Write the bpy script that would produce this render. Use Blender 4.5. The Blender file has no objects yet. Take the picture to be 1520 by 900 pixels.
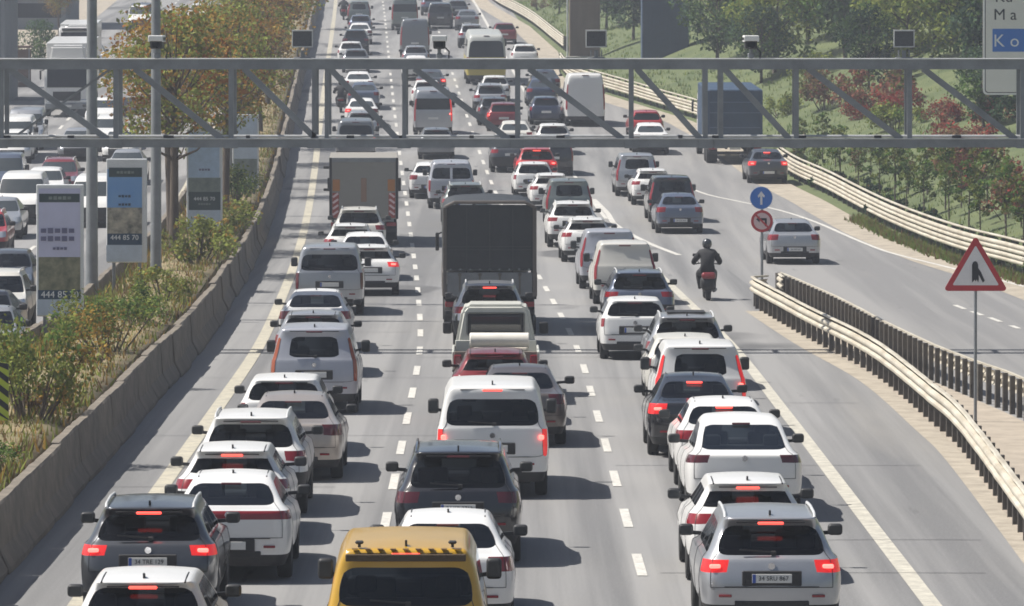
import bpy, bmesh, math, random
import numpy as np
from mathutils import Vector, Matrix, Euler

# ------------------------------------------------------------------ camera, light, exposure
SC = bpy.context.scene
COL = SC.collection
F_PX, CX, HOR, CAM_H = 7850.0, 760.0, 36.0, 8.1      # focal length in photo pixels, centre column, horizon row, camera height

cd = bpy.data.cameras.new('camera'); cam = bpy.data.objects.new('camera', cd); COL.objects.link(cam)
cam.location = (0, 0, CAM_H); cam.rotation_euler = (math.pi/2, 0, 0)
cd.sensor_fit = 'HORIZONTAL'; cd.sensor_width = 36; cd.lens = 36*F_PX/1520
cd.shift_y = -(450-HOR)/1520
cd.clip_start = 1; cd.clip_end = 5000
SC.camera = cam

SUN_EL, SUN_AZ = math.radians(55), math.radians(-82)   # azimuth clockwise from +Y; the sun stands to the left, a little ahead
W = bpy.data.worlds.new('World'); SC.world = W; W.use_nodes = True
nt = W.node_tree; bg = nt.nodes['Background']
sky = nt.nodes.new('ShaderNodeTexSky'); sky.sky_type = 'NISHITA'; sky.sun_disc = False
sky.sun_elevation = SUN_EL; sky.sun_rotation = SUN_AZ % (2*math.pi); sky.dust_density = 2.0; sky.air_density = 1.0
nt.links.new(sky.outputs[0], bg.inputs[0]); bg.inputs[1].default_value = 0.05
sl = bpy.data.lights.new('sun', 'SUN'); sl.energy = 5.0; sl.angle = math.radians(0.55); sl.color = (1, 0.955, 0.885)
so = bpy.data.objects.new('sun', sl); COL.objects.link(so)
to_sun = Vector((math.sin(SUN_AZ)*math.cos(SUN_EL), math.cos(SUN_AZ)*math.cos(SUN_EL), math.sin(SUN_EL)))
so.rotation_euler = to_sun.to_track_quat('Z', 'Y').to_euler(); so.location = (-60, 60, 80)
SC.view_settings.view_transform = 'Standard'; SC.view_settings.look = 'None'
SC.view_settings.exposure = 0.6; SC.view_settings.gamma = 1.0; SC.view_settings.use_curve_mapping = False
SC.render.engine = 'CYCLES'
SC.cycles.max_bounces = 5; SC.cycles.diffuse_bounces = 2; SC.cycles.glossy_bounces = 3; SC.cycles.transmission_bounces = 3
SC.cycles.transparent_max_bounces = 8; SC.cycles.volume_bounces = 0
SC.cycles.use_denoising = True
SC.cycles.filter_width = 1.7
HAZE_DENSITY = 0.00055

# ------------------------------------------------------------------ road geometry (plan and profile)
def ZR(y):
    if y < 170: return 0.0
    if y < 262: return .042*(y-170)**2/184
    return 1.932+.042*(y-262)
def slopeZ(y): return (ZR(y+1)-ZR(y-1))/2
_XY = [(0,-1.75),(50,-1.88),(87,-2.06),(110,-2.16),(132,-2.30),(157,-2.78),(194,-3.68),(220,-4.38),(257,-5.45),(290,-6.42),(333,-7.65),(441,-10.7),(520,-13.1),(700,-18.6),(1200,-34)]
_ky = np.array([a for a, b in _XY], float); _kx = np.array([b for a, b in _XY], float)
_m = np.gradient(_kx, _ky)
def XL(y):
    i = int(min(max(np.searchsorted(_ky, y)-1, 0), len(_ky)-2)); h = _ky[i+1]-_ky[i]; t = (y-_ky[i])/h
    return float((2*t**3-3*t*t+1)*_kx[i]+(t**3-2*t*t+t)*h*_m[i]+(-2*t**3+3*t*t)*_kx[i+1]+(t**3-t*t)*h*_m[i+1])
def slopeX(y): return (XL(y+1)-XL(y-1))/2
LANE = 3.93
def gy(py, h=0.0):                                   # distance at which height h over the road shows in photo row py
    a, b = 20.0, 1100.0
    for _ in range(60):
        m = (a+b)/2
        if (CAM_H-ZR(m)-h)*F_PX/m > py-HOR: a = m
        else: b = m
    return a
def gp(px, py, h=0.0):
    y = gy(py, h); return Vector(((px-CX)*y/F_PX, y, ZR(y)+h))
def at(px, py, d): return Vector(((px-CX)*d/F_PX, d, CAM_H-(py-HOR)*d/F_PX))

# ------------------------------------------------------------------ materials
MATS = {}
def nodes(m):
    m.use_nodes = True; t = m.node_tree; return t, t.nodes['Principled BSDF']
def mat(name, col, rough=.5, metal=0, coat=0, var=0, vscale=4, stretch=(1,1,1), bump=0, bscale=40, col2=None, emit=None, es=0, spec=.5):
    if name in MATS: return MATS[name]
    m = bpy.data.materials.new(name); t, b = nodes(m)
    b.inputs['Base Color'].default_value = (*col, 1); b.inputs['Roughness'].default_value = rough; b.inputs['Metallic'].default_value = metal
    b.inputs['Coat Weight'].default_value = coat; b.inputs['Coat Roughness'].default_value = .08; b.inputs['Specular IOR Level'].default_value = spec
    if emit: b.inputs['Emission Color'].default_value = (*emit, 1); b.inputs['Emission Strength'].default_value = es
    if var or bump:
        tc = t.nodes.new('ShaderNodeTexCoord'); mp = t.nodes.new('ShaderNodeMapping'); mp.inputs['Scale'].default_value = stretch
        t.links.new(tc.outputs['Object'], mp.inputs[0])
    if var:
        n = t.nodes.new('ShaderNodeTexNoise'); n.inputs['Scale'].default_value = vscale; n.inputs['Detail'].default_value = 6; n.inputs['Roughness'].default_value = .65
        r = t.nodes.new('ShaderNodeValToRGB'); r.color_ramp.elements[0].position = .3; r.color_ramp.elements[1].position = .7
        c2 = col2 or tuple(c*(1-var) for c in col)
        r.color_ramp.elements[0].color = (*c2, 1); r.color_ramp.elements[1].color = (*[min(1, c*(1+var*.4)) for c in col], 1)
        t.links.new(mp.outputs[0], n.inputs['Vector']); t.links.new(n.outputs[0], r.inputs[0]); t.links.new(r.outputs[0], b.inputs['Base Color'])
    if bump:
        n2 = t.nodes.new('ShaderNodeTexNoise'); n2.inputs['Scale'].default_value = bscale; n2.inputs['Detail'].default_value = 4
        bp = t.nodes.new('ShaderNodeBump'); bp.inputs['Strength'].default_value = bump; bp.inputs['Distance'].default_value = .02
        t.links.new(mp.outputs[0], n2.inputs['Vector']); t.links.new(n2.outputs[0], bp.inputs['Height']); t.links.new(bp.outputs[0], b.inputs['Normal'])
    MATS[name] = m; return m

def asphalt(name, base, dark, warm):
    m = bpy.data.materials.new(name); t, b = nodes(m); L = t.links
    tc = t.nodes.new('ShaderNodeTexCoord')
    def noise(scale, st, detail=5, rough=.6):
        mp = t.nodes.new('ShaderNodeMapping'); mp.inputs['Scale'].default_value = st; L.new(tc.outputs['Object'], mp.inputs[0])
        n = t.nodes.new('ShaderNodeTexNoise'); n.inputs['Scale'].default_value = scale; n.inputs['Detail'].default_value = detail; n.inputs['Roughness'].default_value = rough
        L.new(mp.outputs[0], n.inputs['Vector']); return n.outputs[0]
    def mix(a, bcol, fac, lo, hi):
        mr = t.nodes.new('ShaderNodeMapRange'); mr.inputs['From Min'].default_value = lo; mr.inputs['From Max'].default_value = hi; L.new(fac, mr.inputs['Value'])
        x = t.nodes.new('ShaderNodeMix'); x.data_type = 'RGBA'; L.new(mr.outputs[0], x.inputs['Factor'])
        if isinstance(a, tuple): x.inputs['A'].default_value = (*a, 1)
        else: L.new(a, x.inputs['A'])
        x.inputs['B'].default_value = (*bcol, 1); return x.outputs['Result']
    c = mix(base, dark, noise(.75, (1, .012, 1)), .42, .60)             # wheel tracks run along the road
    c = mix(c, warm, noise(.25, (1, .06, 1)), .55, .8)                   # dusty stretches
    c = mix(c, tuple(v*.72 for v in dark), noise(.12, (1, .35, 1), 3), .62, .66)   # old repair patches
    c = mix(c, tuple(v*.55 for v in dark), noise(1.1, (1, .10, 1), 4, .7), .66, .78)  # oil and tyre stains
    c = mix(c, tuple(v*1.25 for v in base), noise(28, (1, 1, 1), 2), .55, .8)      # stone chips
    L.new(c, b.inputs['Base Color']); b.inputs['Roughness'].default_value = .82; b.inputs['Specular IOR Level'].default_value = .35
    n2 = noise(60, (1, 1, 1), 3); bp = t.nodes.new('ShaderNodeBump'); bp.inputs['Strength'].default_value = .25; bp.inputs['Distance'].default_value = .01
    L.new(n2, bp.inputs['Height']); L.new(bp.outputs[0], b.inputs['Normal'])
    MATS[name] = m; return m

def leaf(name, col, trans=.35):
    if name in MATS: return MATS[name]
    m = bpy.data.materials.new(name); m.use_nodes = True; t = m.node_tree; t.nodes.clear()
    o = t.nodes.new('ShaderNodeOutputMaterial'); d = t.nodes.new('ShaderNodeBsdfDiffuse'); tr = t.nodes.new('ShaderNodeBsdfTranslucent'); mx = t.nodes.new('ShaderNodeMixShader')
    tc = t.nodes.new('ShaderNodeTexCoord'); n = t.nodes.new('ShaderNodeTexNoise'); n.inputs['Scale'].default_value = 1.3; n.inputs['Detail'].default_value = 3
    r = t.nodes.new('ShaderNodeValToRGB'); r.color_ramp.elements[0].position = .35; r.color_ramp.elements[1].position = .68
    r.color_ramp.elements[0].color = (*[c*.72 for c in col], 1); r.color_ramp.elements[1].color = (*[c*1.2 for c in col], 1)
    t.links.new(tc.outputs['Object'], n.inputs['Vector']); t.links.new(n.outputs[0], r.inputs[0])
    t.links.new(r.outputs[0], d.inputs[0]); t.links.new(r.outputs[0], tr.inputs[0]); mx.inputs[0].default_value = trans
    t.links.new(d.outputs[0], mx.inputs[1]); t.links.new(tr.outputs[0], mx.inputs[2]); t.links.new(mx.outputs[0], o.inputs[0])
    MATS[name] = m; return m

M_ASPH = asphalt('asphalt', (.236,.233,.230), (.138,.138,.140), (.265,.252,.23))
M_ASPH2 = asphalt('asphalt ramp', (.236,.231,.226), (.17,.168,.168), (.265,.252,.23))
M_MARK = mat('road paint white', (.58,.565,.52), .75, var=.28, vscale=7, col2=(.33,.32,.30))
M_MARKY = mat('road paint yellowed', (.44,.405,.31), .8, var=.35, vscale=3.5, col2=(.275,.26,.225))
M_GRAVEL = mat('gravel', (.37,.325,.26), .95, var=.35, vscale=1.6, bump=.4)
M_SOIL = mat('dry soil', (.24,.175,.10), .95, var=.5, vscale=1.2, col2=(.11,.11,.045), bump=.5, bscale=12)
M_GRASS = mat('grass ground', (.10,.115,.045), .95, var=.5, vscale=.35, col2=(.055,.08,.028), bump=.5, bscale=10)
M_CONC = mat('barrier concrete', (.185,.158,.125), .9, var=.4, vscale=2.2, bump=.3, bscale=25)
M_CONC2 = mat('pale concrete', (.36,.35,.32), .9, var=.3, vscale=1.2, bump=.2)
M_GALV = mat('galvanised steel', (.245,.26,.275), .5, .35, var=.3, vscale=1.5)
M_GALVL = mat('pale galvanised steel', (.55,.56,.56), .5, .3, var=.2, vscale=3)
M_RAIL = mat('cream guardrail steel', (.55,.52,.44), .5, .15, var=.3, vscale=1.4, stretch=(1,.5,1), col2=(.40,.35,.27))
M_POST = mat('guardrail post steel', (.105,.095,.085), .65, .2, var=.35, vscale=5)
M_BLACK = mat('black plastic', (.018,.018,.02), .55, var=.2, vscale=3)
M_RUBBER = mat('tyre rubber', (.02,.02,.02), .85, var=.3, vscale=6)
M_RIM = mat('alloy wheel', (.35,.35,.36), .35, .8)
M_UNDER = mat('underbody', (.008,.008,.009), .9)
M_GLASS = mat('tinted car glass', (.010,.013,.018), .07, spec=.32)
M_GLASS2 = mat('clear car glass', (.035,.042,.045), .06, spec=.75)
def tint(name, col):
    m = bpy.data.materials.new(name); m.use_nodes = True; t = m.node_tree; t.nodes.clear(); o = t.nodes.new('ShaderNodeOutputMaterial')
    a = t.nodes.new('ShaderNodeBsdfTransparent'); a.inputs[0].default_value = (*col, 1); g = t.nodes.new('ShaderNodeBsdfGlossy'); g.inputs['Roughness'].default_value = .06; g.inputs[0].default_value = (.9,.95,1,1)
    fr_ = t.nodes.new('ShaderNodeFresnel'); fr_.inputs[0].default_value = 1.42; mx = t.nodes.new('ShaderNodeMixShader')
    t.links.new(fr_.outputs[0], mx.inputs[0]); t.links.new(a.outputs[0], mx.inputs[1]); t.links.new(g.outputs[0], mx.inputs[2]); t.links.new(mx.outputs[0], o.inputs[0]); MATS[name] = m; return m
M_TINT = tint('see through tinted glass', (.24,.26,.29)); M_CLEAR = tint('see through clear glass', (.52,.57,.58))
M_SEAT = mat('seat cloth', (.035,.035,.038), .85, var=.2, vscale=5)
M_MIRR = mat('mirror glass', (.03,.035,.04), .12, .3)
M_TAIL = mat('tail lamp red', (.22,.012,.018), .18, coat=.5)
M_TAILD = mat('tail lamp smoked', (.085,.012,.018), .18, coat=.5)
M_TAILON = mat('tail lamp lit', (.5,.02,.02), .25, emit=(1,.03,.03), es=.3)
M_CORE = mat('lit lamp core', (.8,.2,.15), .3, emit=(1,.11,.09), es=2.6)
M_BRAKE = mat('high brake lamp lit', (.7,.08,.06), .3, emit=(1,.07,.05), es=1.7)
M_HEAD = mat('headlamp', (.62,.66,.7), .1, .5, coat=1)
M_CHROME = mat('chrome', (.6,.6,.62), .15, 1)
M_PLATE = mat('plate white', (.62,.62,.6), .5)
M_PLATEB = mat('plate blue', (.03,.08,.35), .5)
M_INK = mat('black lettering', (.02,.02,.025), .6)
M_TEXTW = mat('white lettering', (.75,.77,.78), .6)
M_BARK = mat('bark', (.11,.085,.065), .95, var=.5, vscale=4, stretch=(1,1,.25), bump=.6)
_mat0 = mat
def mat(name, *a, **k):                               # car paint: the inside of the shell is dark trim
    m = _mat0(name, *a, **k); t = m.node_tree; b = t.nodes['Principled BSDF']; s_ = b.inputs['Base Color']
    x = t.nodes.new('ShaderNodeMix'); x.data_type = 'RGBA'; x.inputs['B'].default_value = (.03,.03,.032,1); g = t.nodes.new('ShaderNodeNewGeometry'); t.links.new(g.outputs['Backfacing'], x.inputs['Factor'])
    if s_.links: t.links.new(s_.links[0].from_socket, x.inputs['A'])
    else: x.inputs['A'].default_value = s_.default_value[:]
    t.links.new(x.outputs['Result'], s_); return m
PAINT = dict(
    white=mat('paint white', (.69,.685,.67), .3, coat=.35, var=.05, vscale=1.2),
    offwhite=mat('paint off white', (.58,.565,.52), .32, coat=.35, var=.07, vscale=1.2),
    silver=mat('paint silver', (.42,.43,.45), .3, .55, coat=.6, var=.06),
    lilac=mat('paint pearl grey', (.42,.43,.47), .3, .3, coat=.4, var=.06),
    sand=mat('paint sand silver', (.40,.355,.32), .32, .45, coat=.6, var=.08),
    grey=mat('paint dark grey', (.085,.09,.10), .28, .5, coat=.8),
    midgrey=mat('paint mid grey', (.20,.21,.225), .3, .5, coat=.7),
    brown=mat('paint brown grey', (.13,.11,.10), .3, .5, coat=.7),
    black=mat('paint black', (.014,.014,.017), .22, coat=1),
    blue=mat('paint slate blue', (.13,.155,.215), .28, .5, coat=.8),
    darkblue=mat('paint night blue', (.025,.035,.07), .25, .3, coat=1),
    green=mat('paint grey green', (.21,.235,.22), .3, .5, coat=.7),
    red=mat('paint red', (.42,.03,.03), .28, coat=.8),
    darkred=mat('paint dark red', (.20,.022,.025), .28, .2, coat=.8),
    yellow=mat('paint yellow', (.50,.29,.025), .3, coat=.6, var=.1, vscale=1.5),
    busyellow=mat('paint bus yellow', (.42,.34,.05), .4, coat=.4, var=.1),
    cream=mat('paint aged cream', (.60,.60,.54), .42, coat=.3, var=.15, vscale=2),
)
mat = _mat0

# ------------------------------------------------------------------ helpers
def tag(o, label=None, cat=None, group=None, kind=None):
    if label: o['label'] = label
    if cat: o['category'] = cat
    if group: o['group'] = group
    if kind: o['kind'] = kind
    return o
def empty(name, loc, rz=0, rx=0):
    o = bpy.data.objects.new(name, None); COL.objects.link(o); o.location = loc; o.rotation_euler = (rx, 0, rz); o.empty_display_size = .3; return o
def link(name, me, parent=None, loc=None):
    o = bpy.data.objects.new(name, me); COL.objects.link(o)
    if parent: o.parent = parent
    if loc is not None: o.location = loc
    return o
class MB:
    def __init__(s): s.bm = bmesh.new()
    def box(s, c, size, bev=0, rot=None, seg=2):
        b = bmesh.new(); bmesh.ops.create_cube(b, size=1)
        for v in b.verts: v.co = Vector((v.co.x*size[0], v.co.y*size[1], v.co.z*size[2]))
        if bev: bmesh.ops.bevel(b, geom=list(b.edges), offset=bev, segments=seg, affect='EDGES', profile=.5)
        M = Matrix.Translation(c)
        if rot is not None: M = M @ Euler(rot).to_matrix().to_4x4()
        b.transform(M); s._add(b); return s
    def _add(s, b):
        me = bpy.data.meshes.new('tmp'); b.to_mesh(me); b.free(); s.bm.from_mesh(me); bpy.data.meshes.remove(me)
    def tube(s, pts, radii, n=8, caps=True):
        pts = [Vector(p) for p in pts]
        if not hasattr(radii, '__len__'): radii = [radii]*len(pts)
        rings = []
        for i, p in enumerate(pts):
            d = (pts[min(i+1, len(pts)-1)]-pts[max(i-1, 0)]).normalized()
            up = Vector((0,0,1)) if abs(d.z) < .9 else Vector((0,1,0))
            a = d.cross(up).normalized(); b = d.cross(a).normalized()
            rings.append([s.bm.verts.new(p+radii[i]*(math.cos(2*math.pi*k/n)*a+math.sin(2*math.pi*k/n)*b)) for k in range(n)])
        for r0, r1 in zip(rings, rings[1:]):
            for k in range(n): s.bm.faces.new((r0[k], r0[(k+1)%n], r1[(k+1)%n], r1[k]))
        if caps: s.bm.faces.new(rings[0][::-1]); s.bm.faces.new(rings[-1])
        return s
    def bar(s, p, q, w, h):                          # square bar from p to q
        p, q = Vector(p), Vector(q); d = q-p; L = d.length; d.normalize()
        up = Vector((0,0,1)) if abs(d.z) < .95 else Vector((0,1,0))
        a = d.cross(up).normalized(); b = a.cross(d).normalized()
        V = [s.bm.verts.new(o+a*x+b*y) for o in (p, q) for x, y in ((-w/2,-h/2),(w/2,-h/2),(w/2,h/2),(-w/2,h/2))]
        for f in ((3,2,1,0),(4,5,6,7),(0,1,5,4),(1,2,6,5),(2,3,7,6),(3,0,4,7)): s.bm.faces.new([V[i] for i in f])
        return s
    def lathe(s, prof, n=20, axis='X', c=(0,0,0)):   # prof: (along axis, radius)
        rings = []
        for a, r in prof:
            ring = []
            for k in range(n):
                t = 2*math.pi*k/n; u, v = r*math.cos(t), r*math.sin(t)
                p = {'X': (a, u, v), 'Y': (u, a, v), 'Z': (u, v, a)}[axis]
                ring.append(s.bm.verts.new((p[0]+c[0], p[1]+c[1], p[2]+c[2])))
            rings.append(ring)
        for r0, r1 in zip(rings, rings[1:]):
            for k in range(n): s.bm.faces.new((r0[k], r0[(k+1)%n], r1[(k+1)%n], r1[k]))
        s.bm.faces.new(rings[0][::-1]); s.bm.faces.new(rings[-1]); return s
    def prism(s, pts, y0, y1):                       # polygon in XZ, thickness along Y
        a = [s.bm.verts.new((x, y0, z)) for x, z in pts]; b = [s.bm.verts.new((x, y1, z)) for x, z in pts]; n = len(pts)
        s.bm.faces.new(a); s.bm.faces.new(b[::-1])
        for i in range(n): s.bm.faces.new((a[i], b[i], b[(i+1)%n], a[(i+1)%n]))
        return s
    def mesh(s, name, m, smooth=False, autosm=True):
        bmesh.ops.recalc_face_normals(s.bm, faces=list(s.bm.faces))
        me = bpy.data.meshes.new(name); 
        if smooth:
            for f in s.bm.faces: f.smooth = True
            if autosm:
                for e in s.bm.edges:
                    if len(e.link_faces) == 2 and e.calc_face_angle(0) > .7: e.smooth = False
        s.bm.to_mesh(me); s.bm.free()
        for x in (m if isinstance(m, (list, tuple)) else [m]): me.materials.append(x)
        return me
    def build(s, name, m, parent=None, smooth=False, loc=None): return link(name, s.mesh(name, m, smooth), parent, loc)
def pydata(name, V, Fc, m, mi=None, smooth=False):
    me = bpy.data.meshes.new(name); me.from_pydata([tuple(v) for v in V], [], Fc)
    for x in (m if isinstance(m, (list, tuple)) else [m]): me.materials.append(x)
    if mi is not None: me.polygons.foreach_set('material_index', np.asarray(mi, np.int32))
    if smooth: me.polygons.foreach_set('use_smooth', np.ones(len(me.polygons), bool))
    me.update(); return me
def text_mesh(txt, size, m, name='lettering', bold=0.0, extrude=.004):
    c = bpy.data.curves.new('txt', 'FONT'); c.body = txt; c.size = size; c.align_x = 'CENTER'; c.align_y = 'CENTER'; c.extrude = extrude; c.offset = 0 if bold < .01 else bold; c.resolution_u = 3
    o = bpy.data.objects.new('txt', c); COL.objects.link(o)
    dg = bpy.context.evaluated_depsgraph_get(); me = bpy.data.meshes.new_from_object(o.evaluated_get(dg)); me.name = name
    bpy.data.objects.remove(o); bpy.data.curves.remove(c)
    me.transform(Matrix.Rotation(math.pi/2, 4, 'X')); me.materials.clear(); me.materials.append(m); return me
def ribbon(name, pts_fn, ys, m, z=0.0, nx=2):        # sheet between left(y) and right(y), draped on the road
    V, Fc = [], []
    for i, y in enumerate(ys):
        a, b = pts_fn(y)
        for k in range(nx): V.append((a+(b-a)*k/(nx-1), y, ZR(y)+z))
        if i:
            for k in range(nx-1): j = i*nx+k; Fc.append((j-nx, j-nx+1, j+1, j))
    return pydata(name, V, Fc, m)
def path_strip(pts, w, z, step=2.0):                 # painted line along ground points: verts, faces
    P = resample(pts, step); V, Fc = [], []
    for i, p in enumerate(P):
        d = (P[min(i+1, len(P)-1)]-P[max(i-1, 0)]); d.z = 0; d.normalize(); n = Vector((d.y, -d.x, 0))
        for s_ in (-.5, .5):
            q = p+n*w*s_; V.append((q.x, q.y, ZR(q.y)+z))
        if i: j = 2*i; Fc.append((j-2, j-1, j+1, j))
    return V, Fc
def resample(pts, step):
    P = [Vector(p) for p in pts]; out = [P[0].copy()]; acc = 0
    # smooth with Catmull-Rom first
    Q = []
    for i in range(len(P)-1):
        p0, p1, p2, p3 = P[max(i-1,0)], P[i], P[i+1], P[min(i+2,len(P)-1)]
        for k in range(12):
            t = k/12; Q.append(.5*((2*p1)+(p2-p0)*t+(2*p0-5*p1+4*p2-p3)*t*t+(3*p1-p0-3*p2+p3)*t**3))
    Q.append(P[-1])
    for a, b in zip(Q, Q[1:]):
        L = (b-a).length; pos = step-acc
        while pos <= L+1e-9: out.append(a+(b-a)*(pos/L)); pos += step
        acc = L-(pos-step)
    return out
def pixpath(pix): return [gp(*p) for p in pix]

# ------------------------------------------------------------------ ground, roads, markings
YS = [25+3.0*i for i in range(60)]+[205+5.0*i for i in range(100)]
R_PIX = [(1620,450),(1520,414),(1421,385),(1323,346),(1235,299),(1181,273),(1100,214),(1035,180),(930,148),(850,122),(836,108),(835,78),(792,40),(740,10),(715,-10)]
_R = sorted([(p.y, p.x) for p in pixpath(R_PIX)])
_ry = np.array([30.]+[a for a, b in _R]+[_R[-1][0]+300]); _rx = np.array([_R[0][1]+(_R[0][0]-30)*.075]+[b for a, b in _R]+[_R[-1][1]-300*.036])
def RX(y): return float(np.interp(y, _ry, _rx))       # right edge of all paving
random.seed(3)
U0 = [-260,-150,-90,-60,-45,-36,-30,-26,-23.5]
def build_ground():
    V, Fc, n = [], [], None
    rnd = np.random.RandomState(5)
    ys = [20+8*i for i in range(130)]+[1060+60*i for i in range(12)]
    for i, y in enumerate(ys):
        r = RX(y); row = [(XL(y)+u, -.25 if u > -37 else -.1+(-37-u)*.03) for u in U0]+[(XL(y)-20,-.3), (XL(y)-6,-.3), (XL(y)+4,-.3), (r-.8,-.3), (r+.15,-.06)]
        for t in (1.5,4,7,11,16,22,30,40,55,75,105,150,230):
            h = .03*t if t < 1.6 else .05+.40*(t-1.5)**.93 if t < 60 else .05+.40*58.5**.93+.15*(t-60)
            h *= min(1, max(.35, (y-90)/130)) if y < 400 else 1
            row.append((r+t, h+(rnd.uniform(-.18,.18) if t > 3 else 0)))
        for x, h in row: V.append((x, y, ZR(y)+h))
        n = len(row)
        if i:
            for k in range(n-1): j = i*n+k; Fc.append((j-n, j-n+1, j+1, j))
    return pydata('ground', V, Fc, M_GRASS, smooth=True)
tag(link('ground', build_ground()), kind='structure')
def hill_z(x, y):
    t = x-RX(y)
    h = 0 if t < 0 else .03*t if t < 1.6 else .05+.40*(t-1.5)**.93 if t < 60 else .05+.40*58.5**.93+.15*(t-60)
    h *= min(1, max(.35, (y-90)/130)) if y < 400 else 1
    return ZR(y)+h
tag(link('road', ribbon('road', lambda y: (XL(y)-5.5, XL(y)+10.3), YS, M_ASPH, 0, 6)), kind='structure')
def ramp_l(y): return XL(y)+10.3
tag(link('ramp', ribbon('ramp', lambda y: (ramp_l(y), max(RX(y)-.4, ramp_l(y)+.2)), YS, M_ASPH2, 0, 4)), kind='structure')
tag(link('oncoming_road', ribbon('oncoming_road', lambda y: (XL(y)-23, XL(y)-9.0), YS, M_ASPH, 0, 5)), kind='structure')
tag(link('verge', ribbon('verge', lambda y: (XL(y)-36, XL(y)-23), YS, M_GRAVEL, -.02, 3)), kind='structure')
# beige gravel edges beside the guardrails
V, Fc = path_strip(pixpath([(1122,462),(1200,512),(1296,566),(1381,638),(1427,682),(1530,812),(1600,905)]), .6, .004, 1.0)
tag(link('gravel_edge', pydata('gravel_edge', V, Fc, M_GRAVEL)), kind='structure')
V, Fc = path_strip([Vector((RX(y)-1.0, y, 0)) for y in [120+4*i for i in range(110)]], 1.5, .005, 3.0)
tag(link('gravel_shoulder', pydata('gravel_shoulder', V, Fc, M_GRAVEL)), kind='structure')
def line_obj(name, segs, m):
    V, Fc = [], []
    for pts, w, step in segs:
        v, f = path_strip(pts, w, .009, step); o = len(V); V += v; Fc += [tuple(i+o for i in q) for q in f]
    tag(link(name, pydata(name, V, Fc, m)), kind='structure')
off = lambda u: (lambda y: Vector((XL(y)+u, y, ZR(y))))
def along(u, y0, y1, step): return [off(u)(y) for y in np.arange(y0, y1+.01, step)]
dash = []
for k, u in enumerate((0, LANE)):
    y = 62.0+.6*k
    while y < 560: dash.append(([off(u)(y), off(u)(y+1.5), off(u)(y+3.2)], .15, 1.6)); y += 7.5
for u in (-13.6, -17.7):
    y = 60.0
    while y < 520: dash.append(([off(u)(y), off(u)(y+1.5), off(u)(y+3.2)], .16, 1.6)); y += 7.5
for p in ((1424,456),(1450,465.5),(1477,475),(1504,485)):
    a, b = gp(p[0]-8, p[1]-3.2), gp(p[0]+8, p[1]+3.2); dash.append(([b, (a+b)/2, a], .16, .7))
line_obj('lane_dashes', dash, M_MARK)
line_obj('edge_line', [(along(-4.05, 40, 560, 6), .3, 3), (along(-9.65, 40, 520, 6), .22, 3)], M_MARKY)
line_obj('edge_line_right', [(along(7.85, 40, 205, 5), .26, 3)], mat('road paint cream', (.50,.475,.40), .75, var=.25, vscale=4, col2=(.30,.285,.25)))
line_obj('ramp_lines', [(pixpath([(1530,428),(1403,396),(1323,376),(1280,360),(1213,331),(1155,312),(1085,297),(1043,287),(985,262)]), .17, 2),
    (pixpath([(1008,379),(960,360),(915,335),(901,316),(880,295)]), .22, 2), (along(7.85, 210, 345, 5), .16, 3), (along(7.85, 350, 520, 6), .2, 3)], M_MARK)
jo = []  # thin dark lines laid across the lanes
for y, a, b in ((92.5,-5,-1),(97,4,10),(104,-5.2,3.8),(113,8,10),(121,-5.2,7.6),(128.5,0,7.5),(139,-5,0),(152,-5.2,7.8),(171,-5.2,4),(83,7,9.8),(78,4.2,9.6),(187,-5,8),(203,-5,8),(222,-5,8),(241,-5,9)):
    jo.append(([Vector((XL(y)+a, y, 0)), Vector((XL(y)+(a+b)/2, y+.04, 0)), Vector((XL(y)+b, y-.03, 0))], .035, .8))
line_obj('road_cross_lines', jo, mat('dark cross line', (.05,.05,.052), .6))

# median: raised planted bed
V, Fc = [], []
rnd = random.Random(4)
for i, y in enumerate(YS):
    prof = [(-8.75,0),(-8.7,.62),(-8.2,.78),(-7.4,.92),(-6.5,.86),(-6.02,.80),(-5.98,0)]
    for u, z in prof: V.append((XL(y)+u, y, ZR(y)+z+(rnd.uniform(-.07,.07) if 0 < z else -.05)))
    if i:
        for k in range(len(prof)-1): j = i*len(prof)+k; Fc.append((j-7, j-6, j+1, j))
tag(link('median_bed', pydata('median_bed', V, Fc, M_SOIL, smooth=True)), kind='structure')

# ------------------------------------------------------------------ concrete barrier segments
def barrier_mesh(L, seed):
    r = random.Random(seed)
    prof = [(.30,0),(.30,.09),(.155,.36),(.10,.98),(.075,1.02),(-.075,1.02),(-.10,.98),(-.155,.36),(-.30,.09),(-.30,0)]
    V, Fc = [], []; n = 7
    for i in range(n):
        y = L*i/(n-1)
        dz = -.018*math.sin(math.pi*i/(n-1))
        e = .02 if i in (0, n-1) else 0
        for x, z in prof: V.append((x*(1-e*3)+r.uniform(-.008,.008), y, z+(dz if z > .9 else 0)-(e if z > .9 else 0)+r.uniform(-.006,.006)))
        if i:
            for k in range(9): j = i*10+k; Fc.append((j-10, j-9, j+1, j))
    Fc.append(tuple(range(10))[::-1]); Fc.append(tuple(range((n-1)*10, n*10)))
    return pydata('barrier_segment', V, Fc, M_CONC)
bms = [barrier_mesh(3.92, k) for k in range(4)]
rnd = random.Random(12)
def barrier_row(u, y0, y1, label, group):
    y = y0; k = 0
    while y < y1:
        o = link('barrier_segment', bms[rnd.randrange(4)], loc=(XL(y)+u+rnd.uniform(-.035,.035), y, ZR(y)-.004+rnd.uniform(-.02,.012)))
        o.rotation_euler = (math.atan(slopeZ(y+2)), 0, -math.atan(slopeX(y+2))+rnd.uniform(-.008,.008))
        tag(o, label, 'barrier', group); y += 3.96; k += 1
barrier_row(-5.68, 58, 520, 'weathered grey concrete barrier segment between the left lane and the planted median', 'concrete barrier segments along the near side of the median')
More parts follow.
